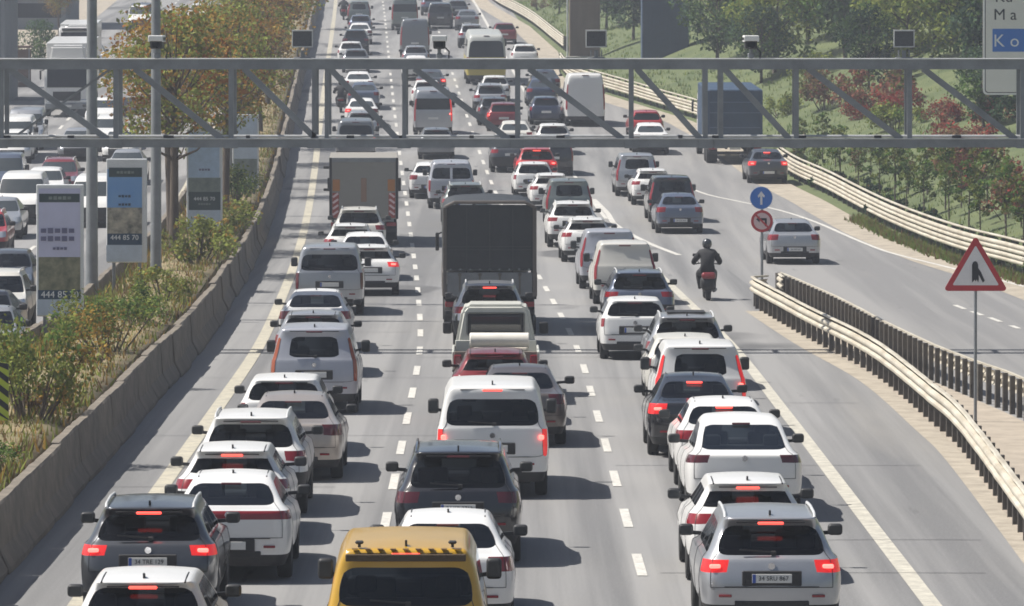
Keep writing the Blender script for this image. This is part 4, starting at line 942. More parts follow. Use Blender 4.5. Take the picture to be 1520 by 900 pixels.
def make_kind(k, level):
    """list of parts: (name, mesh, parent index or None, location, role)"""
    if (k, level) in CACHE: return CACHE[k, level]
    S = KIND[k]; regs, st = cut_skin(k, level); parts = []; gap = regs.pop('gap')
    for (r, side), (V, Fc) in regs.items():
        m = RM.get(r, M_BLACK)
        if level > 1 and r in (REARW, SIDEW): m = M_TINT
        if level > 1 and r == WIND: m = M_CLEAR
        me = pydata(NAMES[r], V, Fc, m, smooth=True)
        role = {BODY:'paint', TAIL:'tailL' if side < 0 else 'tailR', REARW:'glass'}.get(r, '')
        parts.append((NAMES[r], me, None, (0,0,0), role))
    for g_, nm_ in zip(gap, ('tailgate_gap', 'door_gap', 'door_gap')):
        if level > 1 and len(g_.bm.verts):
            parts.append((nm_, g_.mesh(nm_, M_BLACK), None, (0,0,0), ''))
    L, hw = S['L'], S['hw']; y1, y2 = S['roh'], S['roh']+S['wb']
    ub = MB().box((0, L/2, .46), ((hw-.29)*2, L-.7, .44), .03, seg=1)
    parts.append(('underbody', ub.mesh('underbody', M_UNDER), None, (0,0,0), ''))
    if level > 1:                                     # cabin: rear bench, front seats, dashboard
        z5_ = S['lev'][5][0]; yb = S['lev'][5][2]+(.85 if k in ('sedan','led sedan','fastback') else .62); yf_ = L-S['lev'][5][3]-1.05; wi = S['lev'][5][4]-.10
        tall_ = k in ('van','split window van','minivan','panel van','minibus','high roof van','bus'); zt_s = z5_+(.12 if not tall_ else .22)
        if S['rg']:
            b = MB().box((0,yb,(.66+z5_)/2+.02), (wi*1.9,.16,z5_-.60), .05, seg=2)
            for xx in (-.48,.48): b.box((xx,yb-.02,zt_s), (.26,.10,.19), .04, seg=2)
            parts.append(('rear_seat', b.mesh('rear_seat', M_SEAT, True), None, (0,0,0), ''))
        for xx in (-.40,.40):
            b = MB().box((xx,yf_,.95), (.48,.14,.70), .06, seg=2).box((xx,yf_-.02,zt_s+.10), (.27,.10,.20), .045, seg=2)
            parts.append(('front_seat', b.mesh('front_seat', M_SEAT, True), None, (0,0,0), ''))
        parts.append(('dashboard', MB().box((0,L-S['lev'][5][3]-.25,z5_-.12), (wi*1.9,.5,.22), .06).mesh('dashboard', M_SEAT), None, (0,0,0), ''))
    R = S['wr']; tw = .21 if R < .4 else .29
    tm = tyre_mesh(R, tw)
    rms = {s: rim_mesh(R, tw, s) for s in (-1, 1)}
    for y in (y1, y2):
        for s in (-1, 1):
            parts.append(('wheel', tm, None, (s*(hw-tw/2-.015), y, R), '')); i = len(parts)-1
            if level > 1: parts.append(('rim', rms[s], i, (0,0,0), ''))
    # mirrors
    z5 = S['lev'][5][1]; ym = L-S['lev'][5][3]-.42; w5 = S['lev'][5][4]
    big = k in ('van','split window van','panel van','minivan','high roof van','bus','minibus')
    for s in (-1, 1):
        if k == 'bus': c = (s*(hw+.16), L-.1, 2.2); sz = (.2,.16,.48)
        else: c = (s*(hw+.09), ym, z5+(.10 if not big else .16)); sz = (.20,.14,.155) if not big else (.19,.15,.26)
        b = MB().box((0,0,0), sz, .045, seg=3); b.bar((-s*.24,.02,-sz[2]*.35), (-s*.05,.0,-sz[2]*.25), .05, .05)
        parts.append(('mirror', b.mesh('mirror', M_BLACK, True), None, c, 'mirror')); i = len(parts)-1
        if level > 1: parts.append(('mirror_glass', MB().box((0,-sz[1]/2-.002,0), (sz[0]*.78,.008,sz[2]*.72), .003, seg=1).mesh('mirror_glass', M_MIRR), i, (0,0,0), ''))
    y7, z7 = lev_pt(k, 7); y6, z6 = lev_pt(k, 6); y5, z5r = lev_pt(k, 5); y3, z3 = lev_pt(k, 3); y4, z4 = lev_pt(k, 4); y2_, z2 = lev_pt(k, 2)
    # high brake light
    sed = k in ('sedan','led sedan','fastback')
    bl = MB().box((0,0,0), (.34 if not sed else .30,.05,.035), .01, seg=1)
    pos = (0, y7+.035, z7-.055) if not sed else (0, y6-.09, z6-.005)
    if k in ('sedan',): pos = (0, y6-.10, z6-.015)
    parts.append(('brake_light', bl.mesh('brake_light', M_TAILD), None, pos, 'brake'))
    # plate, badge, handle
    zp = (z2+z3)/2+.02 if not sed else (z2+z3)/2-.0; yp = (y2_+y3)/2
    if k in ('led sedan','sedan'): zp = z2-.10; yp = -.0
    if k == 'fastback': zp = z2-.05; yp = 0
    slope = math.atan2(y3-y2_, z3-z2)
    if level > 1:
        parts.append(('plate_recess', MB().box((0,0,0), (.78,.03,.20), .012, seg=1).mesh('plate_recess', M_BLACK), None, (0, yp+.004, zp), ''))
    parts.append(('number_plate', MB().box((0,-.022,0), (.52,.012,.115), .003, seg=1).mesh('number_plate', M_PLATE), None, (0, yp, zp), 'plate')); i = len(parts)-1
    if level > 1:
        parts.append(('plate_band', MB().box((-.235,-.031,0), (.045,.006,.112)).mesh('plate_band', M_PLATEB), i, (0,0,0), ''))
        parts.append(('badge', MB().lathe([(-.008,.0),(-.008,.045),(.02,.05)], 14, 'Y').mesh('badge', M_CHROME), None, (0, (y3+y4)/2-.012, (z3+z4)/2+.0), ''))
        if S['wiper'] and S['rg']:
            parts.append(('wiper', MB().bar((.03,-.02,.0), (-.42,-.015,.035), .02, .02).box((.03,-.005,-.01), (.07,.04,.06), .01, seg=1).mesh('wiper', M_BLACK), None, (0, y5+.01, z5r+.045), ''))
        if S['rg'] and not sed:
            parts.append(('spoiler_painted_shade', MB().box((0,0,0), (S['lev'][7][4]*1.5,.04,.016)).mesh('spoiler_painted_shade', M_BLACK), None, (0, y7+.05, z7-.045), ''))  # black strip put in as the shade under the spoiler lip
        parts.append(('bumper_seam', MB().box((0,0,0), (hw*1.34,.02,.010)).mesh('bumper_seam', M_BLACK), None, (0, y2_+.018, z2-.0), ''))
        if S['low'] < 2: parts.append(('lower_grille', MB().box((0,0,0), (hw*1.05,.03,.09), .01, seg=1).mesh('lower_grille', M_BLACK), None, (0, lev_pt(k,1)[0]+.0, lev_pt(k,1)[1]+.01), ''))
        for s in (-1, 1): parts.append(('reflector', MB().box((0,0,0), (.17,.02,.035), .006, seg=1).mesh('reflector', M_TAIL), None, (s*hw*.66, y2_+.022, z2-.12), ''))
    if S['split']: parts.append(('window_divider', MB().box((0,0,0), (.10,.045,z6-z5r+.05), .01, rot=(-math.atan2(y6-y5, z6-z5r),0,0), seg=1).mesh('window_divider', M_BLACK), None, (0,(y5+y6)/2-.0,(z5r+z6)/2), 'paint2'))
    if S['fin']:
        parts.append(('antenna', fin_mesh(), None, (0, y7+.28, z7+S['crown']*.75+.012), 'fin'))
    if S['rails']:
        for s in (-1, 1):
            x = s*(S['lev'][7][4]-.01); ya = y7+.25; yb = L-S['lev'][7][3]-.15; z = z7+.045
            parts.append(('roof_rail', MB().tube([(x,ya,z-.05),(x,ya+.10,z+.005),(x,(ya+yb)/2,z+.03),(x,yb-.1,z+.005),(x,yb,z-.06)], .02, 8).mesh('roof_rail', M_GALVL if k != 'estate suv' else M_CHROME, True), None, (0,0,0), ''))
    if k in ('sedan','led sedan','round hatchback','hatchback') and level > 1:
        for s in (-1, 1):
            x = s*.50; pts = []
            parts.append(('roof_moulding', MB().tube([(x,y7+.06,z7+.004),(x,y7+.5,z7+.032),(x,y7+.9,z7+.034)], .012, 6).mesh('roof_moulding', M_BLACK), None, (0,0,0), ''))
    # lamp cores used only when the brakes are on
    for s in (-1, 1):
        if S['tails'] in ('tall','low tall'): c = (s*hw*.875, .04 if S['tails']=='tall' else .028, (z3+z4)/2-.03); sz = (.09,.05,.08)
        elif S['tails'] == 'strip': c = (s*hw*.74, y3+.05, (z3+z4)/2-.01); sz = (.30,.05,.035)
        else:
            q = .80 if S['tails'] == 'wide' else .87
            c = (s*hw*q, (y3+y4)/2+(.035 if q < .85 else .07), (z3+z4)/2-.005); sz = (.15,.05,.055) if q < .85 else (.09,.05,.07)
        parts.append(('lamp_core', MB().box((0,0,0), sz, .02).mesh('lamp_core', M_CORE), 'tailL' if s < 0 else 'tailR', c, 'coreL' if s < 0 else 'coreR'))
    CACHE[k, level] = parts; return parts
PLATES = {}
def add_vehicle(kind, paint, y, x, label, cat, name, lit='', heading=None, oncoming=False, plate=None, tail=None, level=2, sc=None, mirror=None, glass=None, group=None, dyaw=0, no=(), extra_paint=None, z=None):
    parts = make_kind(kind, level); S = KIND[kind]
    yaw = -math.atan(slopeX(y))+dyaw; pitch = math.atan(slopeZ(y+2))
    r = empty(name, (x, y, ZR(y) if z is None else z)); r.rotation_mode = 'XYZ'
    if oncoming: r.rotation_euler = (-pitch, 0, yaw+math.pi)
    else: r.rotation_euler = (pitch, 0, yaw)
    if sc: r.scale = sc if hasattr(sc, '__len__') else (sc,)*3
    tag(r, label, cat, group)
    objs = {}; roles = {}
    for i, (nm, me, par, loc, role) in enumerate(parts):
        if nm in no: continue
        if role in ('coreL','coreR'):
            if role[-1] not in lit and 'T' not in lit: continue
        if role == 'brake' and oncoming: continue
        o = bpy.data.objects.new(nm, me); COL.objects.link(o); o.location = loc
        o.parent = r if par is None else (objs[par] if isinstance(par, int) else roles[par])
        objs[i] = o; roles[role] = o
        m = None
        if role in ('paint','paint2'): m = PAINT[paint]
        elif role == 'mirror' and mirror: m = PAINT[mirror]
        elif role == 'glass' and (glass or kind in ('sedan','led sedan')): m = (M_CLEAR if level > 1 else M_GLASS2)
        elif role in ('tailL','tailR'):
            m = M_TAILON if (role[-1] in lit or 'T' in lit) else tail
        elif role == 'brake': m = M_BRAKE if 'B' in lit else None
        if m is not None: o.material_slots[0].link = 'OBJECT'; o.material_slots[0].material = m
    if plate and 'plate' in roles:
        if plate not in PLATES: PLATES[plate] = text_mesh(plate, .082, M_INK, bold=.001, extrude=.002)
        link('lettering', PLATES[plate], roles['plate'], (.02, -.032, 0))
    return r, roles

# traffic moving away from the camera: (kind, paint, column of the rear, row of the roof's rear edge, lit lamps, name, category, label, options)
H_, S_, U_, V_, M_ = 'hatchback', 'sedan', 'suv', 'van', 'minivan'
TRAFFIC = [
 # left lane, near to far
 (H_,'white',210,866,'B','hatchback','car','white hatchback at the bottom edge, half cut off, behind the dark grey suv',{}),
 ('claw suv','grey',219,756,'TB','suv','car','dark grey suv with roof rails and lit brake lights, bottom of the left lane',dict(plate='34 TRE 129', low=1)),
 ('led sedan','white',338,717,'','sedan','car','white sedan with a thin red light strip, just ahead of the dark grey suv',{}),
 ('round hatchback','white',343,671,'B','hatchback','car','white hatchback with rounded rear window, right ahead of the white sedan with the light strip',{}),
 (U_,'white',371,622,'','suv','car','white suv with a wide black rear window, left lane, beside the sand silver sedan',{}),
 (S_,'sand',432,595,'','sedan','car','sand silver sedan with dark red lights ahead of the white suv, left lane',dict(tail=M_TAILD)),
 ('small hatchback','white',421,565,'','hatchback','car','white hatchback directly behind the orange pillared minivan',{}),
 (M_,'lilac',466,489,'','minivan','van','pale minivan with orange red rear pillars in the left lane',dict(pillar='amber')),
 (H_,'silver',464,468,'','hatchback','car','silver hatchback hidden down to its roof ahead of the orange pillared minivan',{}),
 (S_,'white',467,438,'','sedan','car','white sedan with a black antenna right behind the silver van in the left lane',{}),
 (V_,'silver',489,367,'','van','van','silver grey van with a big dark rear window in the left lane',dict(tail=M_TAILD)),
 ('round hatchback','white',548,368,'R','hatchback','car','white hatchback with one lit right tail light beside the silver grey van',dict(tail=None)),
 (S_,'white',541,351,'','sedan','car','white sedan, only roof and window visible, ahead of the hatchback with one lit light',{}),
 ('round hatchback','white',520,336,'','hatchback','car','white hatchback showing its left tail light, second car behind the grey box truck',{}),
 (U_,'offwhite',533,312,'','suv','car','off white suv following right behind the grey box truck',dict(low=1)),
 (S_,'silver',528,232,'','sedan','car','silver car seen as a roof just over the top of the grey box truck',{}),
 (V_,'midgrey',528,180,'R','van','van','grey van behind the lower beam of the gantry ahead of the grey box truck',{}),
 (H_,'silver',537,168,'','hatchback','car','pale silver hatchback directly ahead of the grey van in the left lane',{}),
 (S_,'white',537,150,'L','sedan','car','white sedan with a reddish left light in the left lane behind the gantry diagonal',{}),
 (S_,'blue',540,126,'','sedan','car','slate blue sedan in the left lane beside the motorcycle behind the gantry',{}),
 (S_,'white',532,110,'','sedan','car','white framed sedan just under the top beam of the gantry in the left lane',{}),
 (H_,'midgrey',528,75,'','hatchback','car','grey hatchback just above the top beam of the gantry in the left lane',{}),
 (H_,'white',521,64,'','hatchback','car','white roofed hatchback behind the black suv in the far left lane',{}),
 (U_,'black',528,46,'','suv','car','black suv in the far left lane between two white roofed cars',{}),
 (S_,'white',534,37,'','sedan','car','white roofed sedan ahead of the far black suv in the left lane',{}),
 (H_,'blue',535,24,'','hatchback','car','bluish grey hatchback in the far left lane',{}),
 (M_,'green',533,3,'','minivan','van','grey green minivan at the top of the left lane beside the farthest motorcycle',{}),
 # middle lane
 (V_,'yellow',602,817,'B','minibus','van','yellow minibus at the bottom edge with a brown strip under its roof',dict(taxi=1)),
 (S_,'white',664,777,'','sedan','car','white sedan squeezed between the yellow minibus and the black suv',{}),
 ('estate suv','black',680,673,'','suv','car','black suv with chrome roof rails behind the white van in the middle lane',dict(plate='34 KR 3763', tail=M_TAILD)),
 (V_,'white',731,575,'TB','van','van','white van with lit brake lights and a big window in the middle lane',dict(plate='34 BEL 27')),
 (S_,'brown',772,553,'','sedan','car','brown grey sedan right of the white van, middle lane',dict(tail=M_TAILD)),
 ('round hatchback','darkred',735,526,'','hatchback','car','dark red hatchback with a pale roof between the white van and the old pickup',{}),
 (U_,'silver',727,424,'B','suv','car','silver suv with roof rails close behind the dark tarpaulin truck',{}),
 (U_,'green',691,275,'','suv','car','grey green suv just ahead of the dark tarpaulin truck',{}),
 ('split window van','lilac',670,242,'','van','van','pearl grey van with a split rear window ahead of the grey green suv',{}),
 (S_,'white',639,246,'','sedan','car','white sedan mostly hidden left of the split window van',{}),
 (H_,'midgrey',648,193,'T','hatchback','car','grey hatchback with two red lights below the lower gantry beam, middle lane',{}),
 ('minibus','silver',643,134,'R','minibus','van','silver minibus with a dark rear window behind the gantry in the middle lane',{}),
 (H_,'white',634,122,'','hatchback','car','white roofed hatchback directly ahead of the silver minibus',{}),
 (S_,'grey',640,107,'R','sedan','car','dark sedan with a white roof edge under the top beam in the middle lane',{}),
 (S_,'white',618,86,'','sedan','car','white sedan just above the top beam in the middle lane',{}),
 (H_,'silver',617,70,'','hatchback','car','silver hatchback right behind the grey box van in the middle lane',{}),
 ('high roof van','midgrey',616,29,'','box_van','van','grey windowless box van in the far middle lane',{}),
 ('minibus','green',601,-2,'','minibus','van','grey green minibus at the top edge of the middle lane',{}),
 (U_,'blue',642,-6,'','suv','car','dark blue suv at the top edge between the green minibus and the black van',{}),
 # right lane
 (U_,'silver',1146,771,'TB','suv','car','silver suv with lit lights and a readable plate at the bottom of the right lane',dict(plate='34 SRU 867', low=1, level=2)),
 ('round hatchback','white',1112,719,'B','hatchback','car','white hatchback with a black oval rear window behind the white fastback',{}),
 ('fastback','white',1106,628,'','fastback_car','car','white fastback car with a long grey glass hatch in the right lane',dict(tail=M_TAILD, glass=M_GLASS2)),
 (S_,'white',1079,603,'B','sedan','car','white sedan with one small lit brake light between the black sedan and the white fastback',{}),
 (S_,'black',1034,566,'TB','sedan','car','black sedan with a lit brake strip in its rear window',{}),
 (M_,'white',1040,514,'T','minivan','van','white minivan with tall red lights just ahead of the black sedan',{}),
 ('small hatchback','offwhite',1018,503,'','hatchback','car','off white hatchback hidden between the white minivan and the suv with the black roof panel',{}),
 (U_,'silver',1021,472,'','suv','car','silver suv with a black roof panel and rails in the right lane',dict(panel=1)),
 ('small hatchback','white',943,447,'','hatchback','car','small white hatchback with round red lights left in the right lane',{}),
 ('claw suv','blue',950,406,'','suv','car','slate blue suv with striped red lights ahead of the small white hatchback',dict(plate='34 EN 508')),
 ('panel van','offwhite',928,362,'','panel_van','van','white windowless panel van right behind another panel van',{}),
 ('panel van','lilac',905,344,'','panel_van','van','pearl grey windowless panel van, the farther of two in a row',{}),
 ('round hatchback','white',873,327,'','hatchback','car','white hatchback just ahead of the two panel vans, showing its left tail light',{}),
 ('claw suv','white',851,303,'','suv','car','white suv with a black rear window between the pale minivan and the white hatchback',dict(low=1)),
 (M_,'green',845,269,'','minivan','van','pale grey green minivan in the right lane beside the top of the dark truck',{}),
 ('round hatchback','white',819,261,'','hatchback','car','white hatchback left of and ahead of the pale grey green minivan',{}),
 (H_,'white',793,244,'','hatchback','car','white hatchback directly behind the red suv',{}),
 (U_,'red',797,222,'TB','suv','car','red suv with bright brake lights in the right lane',dict(low=1)),
 (U_,'grey',758,205,'','suv','car','dark grey suv left of the red suv',{}),
 (M_,'black',822,204,'','minivan','van','black minivan right of and ahead of the red suv',{}),
 (H_,'white',822,187,'','hatchback','car','white hatchback just above the lower beam of the gantry ahead of the black minivan',{}),
 (S_,'offwhite',765,184,'','sedan','car','off white sedan just above the lower beam ahead of the dark grey suv',{}),
 (H_,'darkred',748,155,'L','hatchback','car','dark red hatchback with a lit left light behind the gantry',{}),
 (H_,'grey',734,147,'','hatchback','car','dark hatchback directly ahead of the dark red hatchback',{}),
 (U_,'silver',728,127,'','suv','car','silver suv with a dark window right behind the yellow bus',{}),
 (H_,'white',735,115,'','hatchback','car','white roofed car squeezed between the silver suv and the yellow bus',{}),
 ('bus','busyellow',722,52,'','bus','bus','yellow bus with a grey upper half in the middle of the far road',{}),
 (S_,'darkblue',805,121,'','sedan','car','dark sedan with a pale roof left of the white high roof van',{}),
 (H_,'darkblue',811,146,'','hatchback','car','dark blue hatchback half hidden beside the white high roof van',{}),
 ('high roof van','white',869,116,'','high_roof_van','van','tall white high roof van with a blank rear behind the gantry',dict(sc=(1.06,1,1.08))),
 (S_,'black',810,107,'','sedan','car','black sedan under the top beam ahead of the dark sedan with the pale roof',{}),
 (H_,'white',779,68,'','hatchback','car','white hatchback right of the yellow bus',{}),
 (H_,'darkred',749,36,'','hatchback','car','reddish hatchback near the guardrail ahead of the yellow bus',{}),
 (U_,'silver',700,38,'','suv','car','silver suv just ahead and left of the yellow bus',{}),
 (S_,'midgrey',694,17,'','sedan','car','grey sedan ahead of the silver suv near the yellow bus',{}),
 (V_,'black',654,6,'','van','van','black van in the far right lane at the top of the road',{}),
 (H_,'grey',679,2,'','hatchback','car','dark grey hatchback at the top edge right of the black van',{}),
 # merging lane and ramp
 (S_,'white',967,187,'','sedan','car','white sedan in the merging lane just above and below the lower beam',dict(tail=M_TAILD)),
 (H_,'red',960,167,'','hatchback','car','red hatchback ahead of the white sedan in the merging lane',{}),
 (M_,'silver',946,231,'','minivan','van','silver minivan leading the cars in the merging lane',{}),
 ('round hatchback','white',970,254,'','hatchback','car','white hatchback following the silver minivan in the merging lane',{}),
 (M_,'black',998,264,'','minivan','van','black minivan in the merging lane beside the slate blue sedan',{}),
 (S_,'blue',1010,292,'','sedan','car','slate blue sedan last in the merging lane',dict(plate='34 GZ 410')),
 (S_,'silver',1180,331,'','sedan','car','silver sedan on the ramp just behind the round signs',dict(plate='34 HM 62')),
 (S_,'grey',1141,226,'TB','sedan','car','dark grey sedan with lit lights on the ramp below the blue truck',{}),
]
PLACED = []
def place(kind, xc, yref, dx=0):
    z7, _, y7, _, _ = KIND[kind]['lev'][7] if kind not in ('sedan','led sedan','fastback') else KIND[kind]['lev'][6]
    yr = gy(yref, z7)-y7; return yr, (xc-CX)*yr/F_PX+dx
M_AMBER = mat('tail lamp amber brown', (.30,.075,.03), .25, coat=.4)
def traffic():
    for (kind, paint, xc, yref, lit, name, cat, label, o) in TRAFFIC:
        y, x = place(kind, xc, yref, o.get('dx', 0)); PLACED.append((x, y, KIND[kind]['hw'], KIND[kind]['L'], label))
        lv = 2 if F_PX/y > 33 else 1
        if o.get('low') == 1: kind = 'painted '+kind
        tail = o.get('tail'); 
        r, roles = add_vehicle(kind, paint, y, x, label, cat, name, lit=lit, plate=o.get('plate'), tail=M_AMBER if o.get('pillar') else tail, level=lv, sc=o.get('sc'), glass=o.get('glass'))
        if o.get('panel'):
            MB().box((0,1.35,1.685), (.86,.9,.02), .006, seg=1).build('roof_panel', M_BLACK, r)
        if o.get('taxi'):
            S = KIND[kind]; y7, z7 = S['lev'][7][2], S['lev'][7][0]
            st = MB().box((0,y7-.035,z7-.085), (1.42,.05,.085), .01, seg=1).build('roof_strip', mat('taxi strip brown', (.06,.035,.012), .5), r)
            for s_ in (-1,1):
                MB().tube([(s_*.55,y7+.15,z7+.02),(s_*.55,y7+.15,z7+.09)], .018, 6).box((s_*.55,y7+.15,z7+.08), (.10,.08,.04), .015, seg=1).build('roof_antenna', M_BLACK, r)
            b_ = MB()
            for k in range(9): b_.box((-.60+k*.15,y7+.02+.03*(abs(k-4)/4),z7+.012), (.07,.09,.008))
            b_.build('checker_band', mat('checker brown', (.16,.09,.03), .5), r)
traffic()

# oncoming traffic: (kind, paint, column of the nose, row of the windscreen's upper edge, label)
ONC = [
 (S_,'silver',-6,443,'sedan','car','silver sedan nearest in the oncoming lanes, cut off by the left edge'),
 ('led sedan','brown',-10,421,'sedan','car','brownish grey car right behind the nearest oncoming silver sedan'),
 (U_,'offwhite',5,393,'suv','car','off white oncoming suv with roof rails, third from the front at the left edge'),
 (H_,'grey',18,365,'hatchback','car','dark grey oncoming hatchback beside the top of the lilac panel'),
 (U_,'red',-16,306,'suv','car','red oncoming suv cut off by the left edge'),
 (S_,'silver',8,287,'sedan','car','silver oncoming sedan just behind the red suv at the left edge'),
 (V_,'white',41,250,'van','van','white oncoming van with a wide windscreen above the lilac panel'),
 (V_,'white',148,254,'van','van','white oncoming van seen between the first lamp post and the blue panel'),
 (H_,'white',72,244,'hatchback','car','white oncoming hatchback behind the white van above the lilac panel'),
 (U_,'darkred',93,229,'suv','car','dark red oncoming suv just below the lower beam at the left'),
 (M_,'blue',12,222,'minivan','van','bluish oncoming minivan just below the lower beam at the left edge'),
 (S_,'silver',193,216,'sedan','car','silver oncoming sedan with a glinting windscreen behind the blue panel'),
 (H_,'white',26,188,'hatchback','car','white oncoming hatchback nearest above the lower beam at the left edge'),
 (V_,'white',29,166,'van','van','white oncoming van in the left bay of the truss'),
 (V_,'silver',44,155,'van','van','silver oncoming van behind the white van in the left bay of the truss'),
 (S_,'silver',120,184,'sedan','car','silver oncoming sedan below the truck in the left bay of the truss'),
 (U_,'white',166,166,'suv','car','white oncoming suv behind the nearest median tree'),
 (H_,'white',184,186,'hatchback','car','white oncoming hatchback at the edge of the nearest autumn crown'),
 (S_,'white',157,140,'sedan','car','white oncoming sedan behind the rusty tree just under the top beam'),
 (V_,'white',212,3,'van','van','white oncoming van at the top edge behind the autumn crowns'),
 (H_,'white',298,4,'hatchback','car','white oncoming hatchback at the top edge among the tree tops'),
 (V_,'white',346,3,'van','van','white oncoming van farthest right among the tree tops'),
 (H_,'silver',262,20,'hatchback','car','silver oncoming hatchback at the top behind the rust coloured crowns'),
 (S_,'white',140,62,'sedan','car','white oncoming sedan right of the white trucks'),
]
for kind, paint, xc, yref, name, cat, label in ONC:
    z7, _, _, yfb, _ = KIND[kind]['lev'][7]; zf = KIND[kind]['lev'][7][1]; y = gy(yref, zf)-yfb; x = (xc-CX)*y/F_PX
    PLACED.append((x, y, KIND[kind]['hw'], KIND[kind]['L'], label))
    add_vehicle(kind, paint, y, x, label, cat, name, oncoming=True, level=2 if F_PX/y > 40 else 1, glass=None)

# ------------------------------------------------------------------ trucks, pickup
def add_wheel(par, x, y, R, w, s):
    t = link('wheel', tyre_mesh(R, w), par, (x, y, R)); link('rim', rim_mesh(R, w, s), t)
def road_empty(name, x, y, oncoming=False, dy=3):
    r = empty(name, (x, y, ZR(y))); p = math.atan(slopeZ(y+dy)); yw = -math.atan(slopeX(y))
    r.rotation_euler = (-p, 0, yw+math.pi) if oncoming else (p, 0, yw); return r
def cab(r, y0, y1, w, h, m, zb_=.55):                 # truck cab, windscreen at y1 (front)
    c = MB().prism([(y0,zb_),(y1,zb_),(y1,zb_+.95),(y1-.18,h-.25),(y1-.40,h),(y0,h)], -w/2, w/2)
    c.bm.transform(Matrix.Rotation(math.pi/2, 4, 'Z') @ Matrix.Scale(1, 4)); 
    for v in c.bm.verts: v.co = Vector((-v.co.x, v.co.y, v.co.z))
    bmesh.ops.bevel(c.bm, geom=list(c.bm.edges), offset=.06, segments=2, affect='EDGES')
    c.build('cab', m, r, smooth=True)
    zl, zh = zb_+1.02, h-.30
    ang = math.atan2(.18, h-.25-zb_-.95)
    MB().box((0, y1-.075, (zl+zh)/2), (w-.28,.03,zh-zl), .02, rot=(ang,0,0), seg=2).build('windscreen', M_GLASS, r)
    for s in (-1, 1):
        MB().box((s*(w/2+.004), (y0+y1)/2+.12, (zl+zh)/2), (.02,(y1-y0)*.5,zh-zl-.1), .008, seg=1).build('side_window', M_GLASS, r)
        b = MB().box((s*(w/2+.22), y1-.15, h-.75), (.10,.16,.5), .03).bar((s*w/2,y1-.2,h-.45), (s*(w/2+.22),y1-.17,h-.55), .04,.04); b.build('mirror', M_BLACK, r)
        MB().box((s*(w/2-.32), y1+.01, zb_+.28), (.42,.05,.2), .04).build('headlight', M_HEAD, r)
    MB().box((0, y1+.012, zb_+.55), (w*.62,.04,.5), .02).build('grille', M_BLACK, r); MB().box((0, y1+.03, zb_+.02), (w-.04,.2,.34), .05).build('bumper', M_GALV, r)
    MB().box((0, y1+.14, zb_+.02), (.52,.012,.115)).build('number_plate', M_PLATE, r)
def tail_set(r, w, z, y=0.0, lit=False):
    for s in (-1, 1): MB().box((s*(w/2-.24), y-.03, z), (.36,.06,.14), .02).build('tail_light', M_TAILON if lit else M_TAIL, r)
    MB().box((0, y-.02, z-.02), (.52,.012,.115)).build('number_plate', M_PLATE, r)
    MB().box((0, y+.05, z-.22), (w-.1,.1,.12), .02).build('bumper', M_BLACK, r)
def chassis(r, w, L, R, axles):
    for s in (-1, 1): MB().box((s*.4, L/2, .82), (.1, L-.4, .2)).build('chassis_beam', M_UNDER, r)
    for y, dual in axles:
        for s in (-1, 1): add_wheel(r, s*(w/2-(.28 if dual else .16)), y, R, .5 if dual else .27, s)
# grey box truck, left lane
y = 190.; x = (540-CX)*y/F_PX
r = road_empty('box_truck', x, y); tag(r, 'grey box truck with orange and red marker panels on its rear, left lane', 'truck')
BW, BH = 2.46, 3.22
MB().box((0,2.7,(1.0+BH)/2), (BW,5.4,BH-1.0), .03).build('cargo_box', mat('box truck grey', (.27,.255,.225), .55, var=.1, vscale=1.5), r)
MB().box((0,-.012,(1.15+BH-.15)/2), (BW-.16,.02,BH-1.30), .004, seg=1).build('shutter', mat('shutter grey', (.245,.235,.21), .5, var=.08, vscale=3, stretch=(1,1,6)), r)
MB().box((0,-.01,BH-.09), (BW+.02,.06,.16), .01, seg=1).build('top_rail', M_GALV, r)
for s in (-1, 1):
    MB().box((s*(BW/2-.035),-.02,(1.0+BH)/2), (.09,.05,BH-1.02), .008, seg=1).build('corner_post', M_BLACK, r)
    MB().box((s*(BW/2-.24),-.026,2.22), (.26,.008,.42), .004, seg=1).build('orange_panel', mat('marker orange', (.42,.17,.045), .5), r)
    p_ = MB().box((s*(BW/2-.22),-.026,1.50), (.24,.008,.90), .004, seg=1).build('red_panel', mat('marker red', (.33,.07,.05), .5), r)
    for k in range(4): MB().bar((s*(BW/2-.12),-.032,1.16+k*.21), (s*(BW/2-.31),-.032,1.30+k*.21), .006, .075).build('chevron', M_SPINK, p_)
MB().box((0,-.026,2.05), (.2,.008,.85), .004, seg=1).build('centre_panel', mat('marker brown', (.25,.15,.10), .5), r)
chassis(r, BW, 7.4, .42, ((1.5,True),(6.2,False))); tail_set(r, BW, .82); cab(r, 5.55, 7.5, 2.2, 2.7, PAINT['white'])
for zz in (2.85, 2.05): MB().box((-BW/2-.12,.3,zz), (.2,.06,.10), .02).build('side_marker', M_BLACK, r)
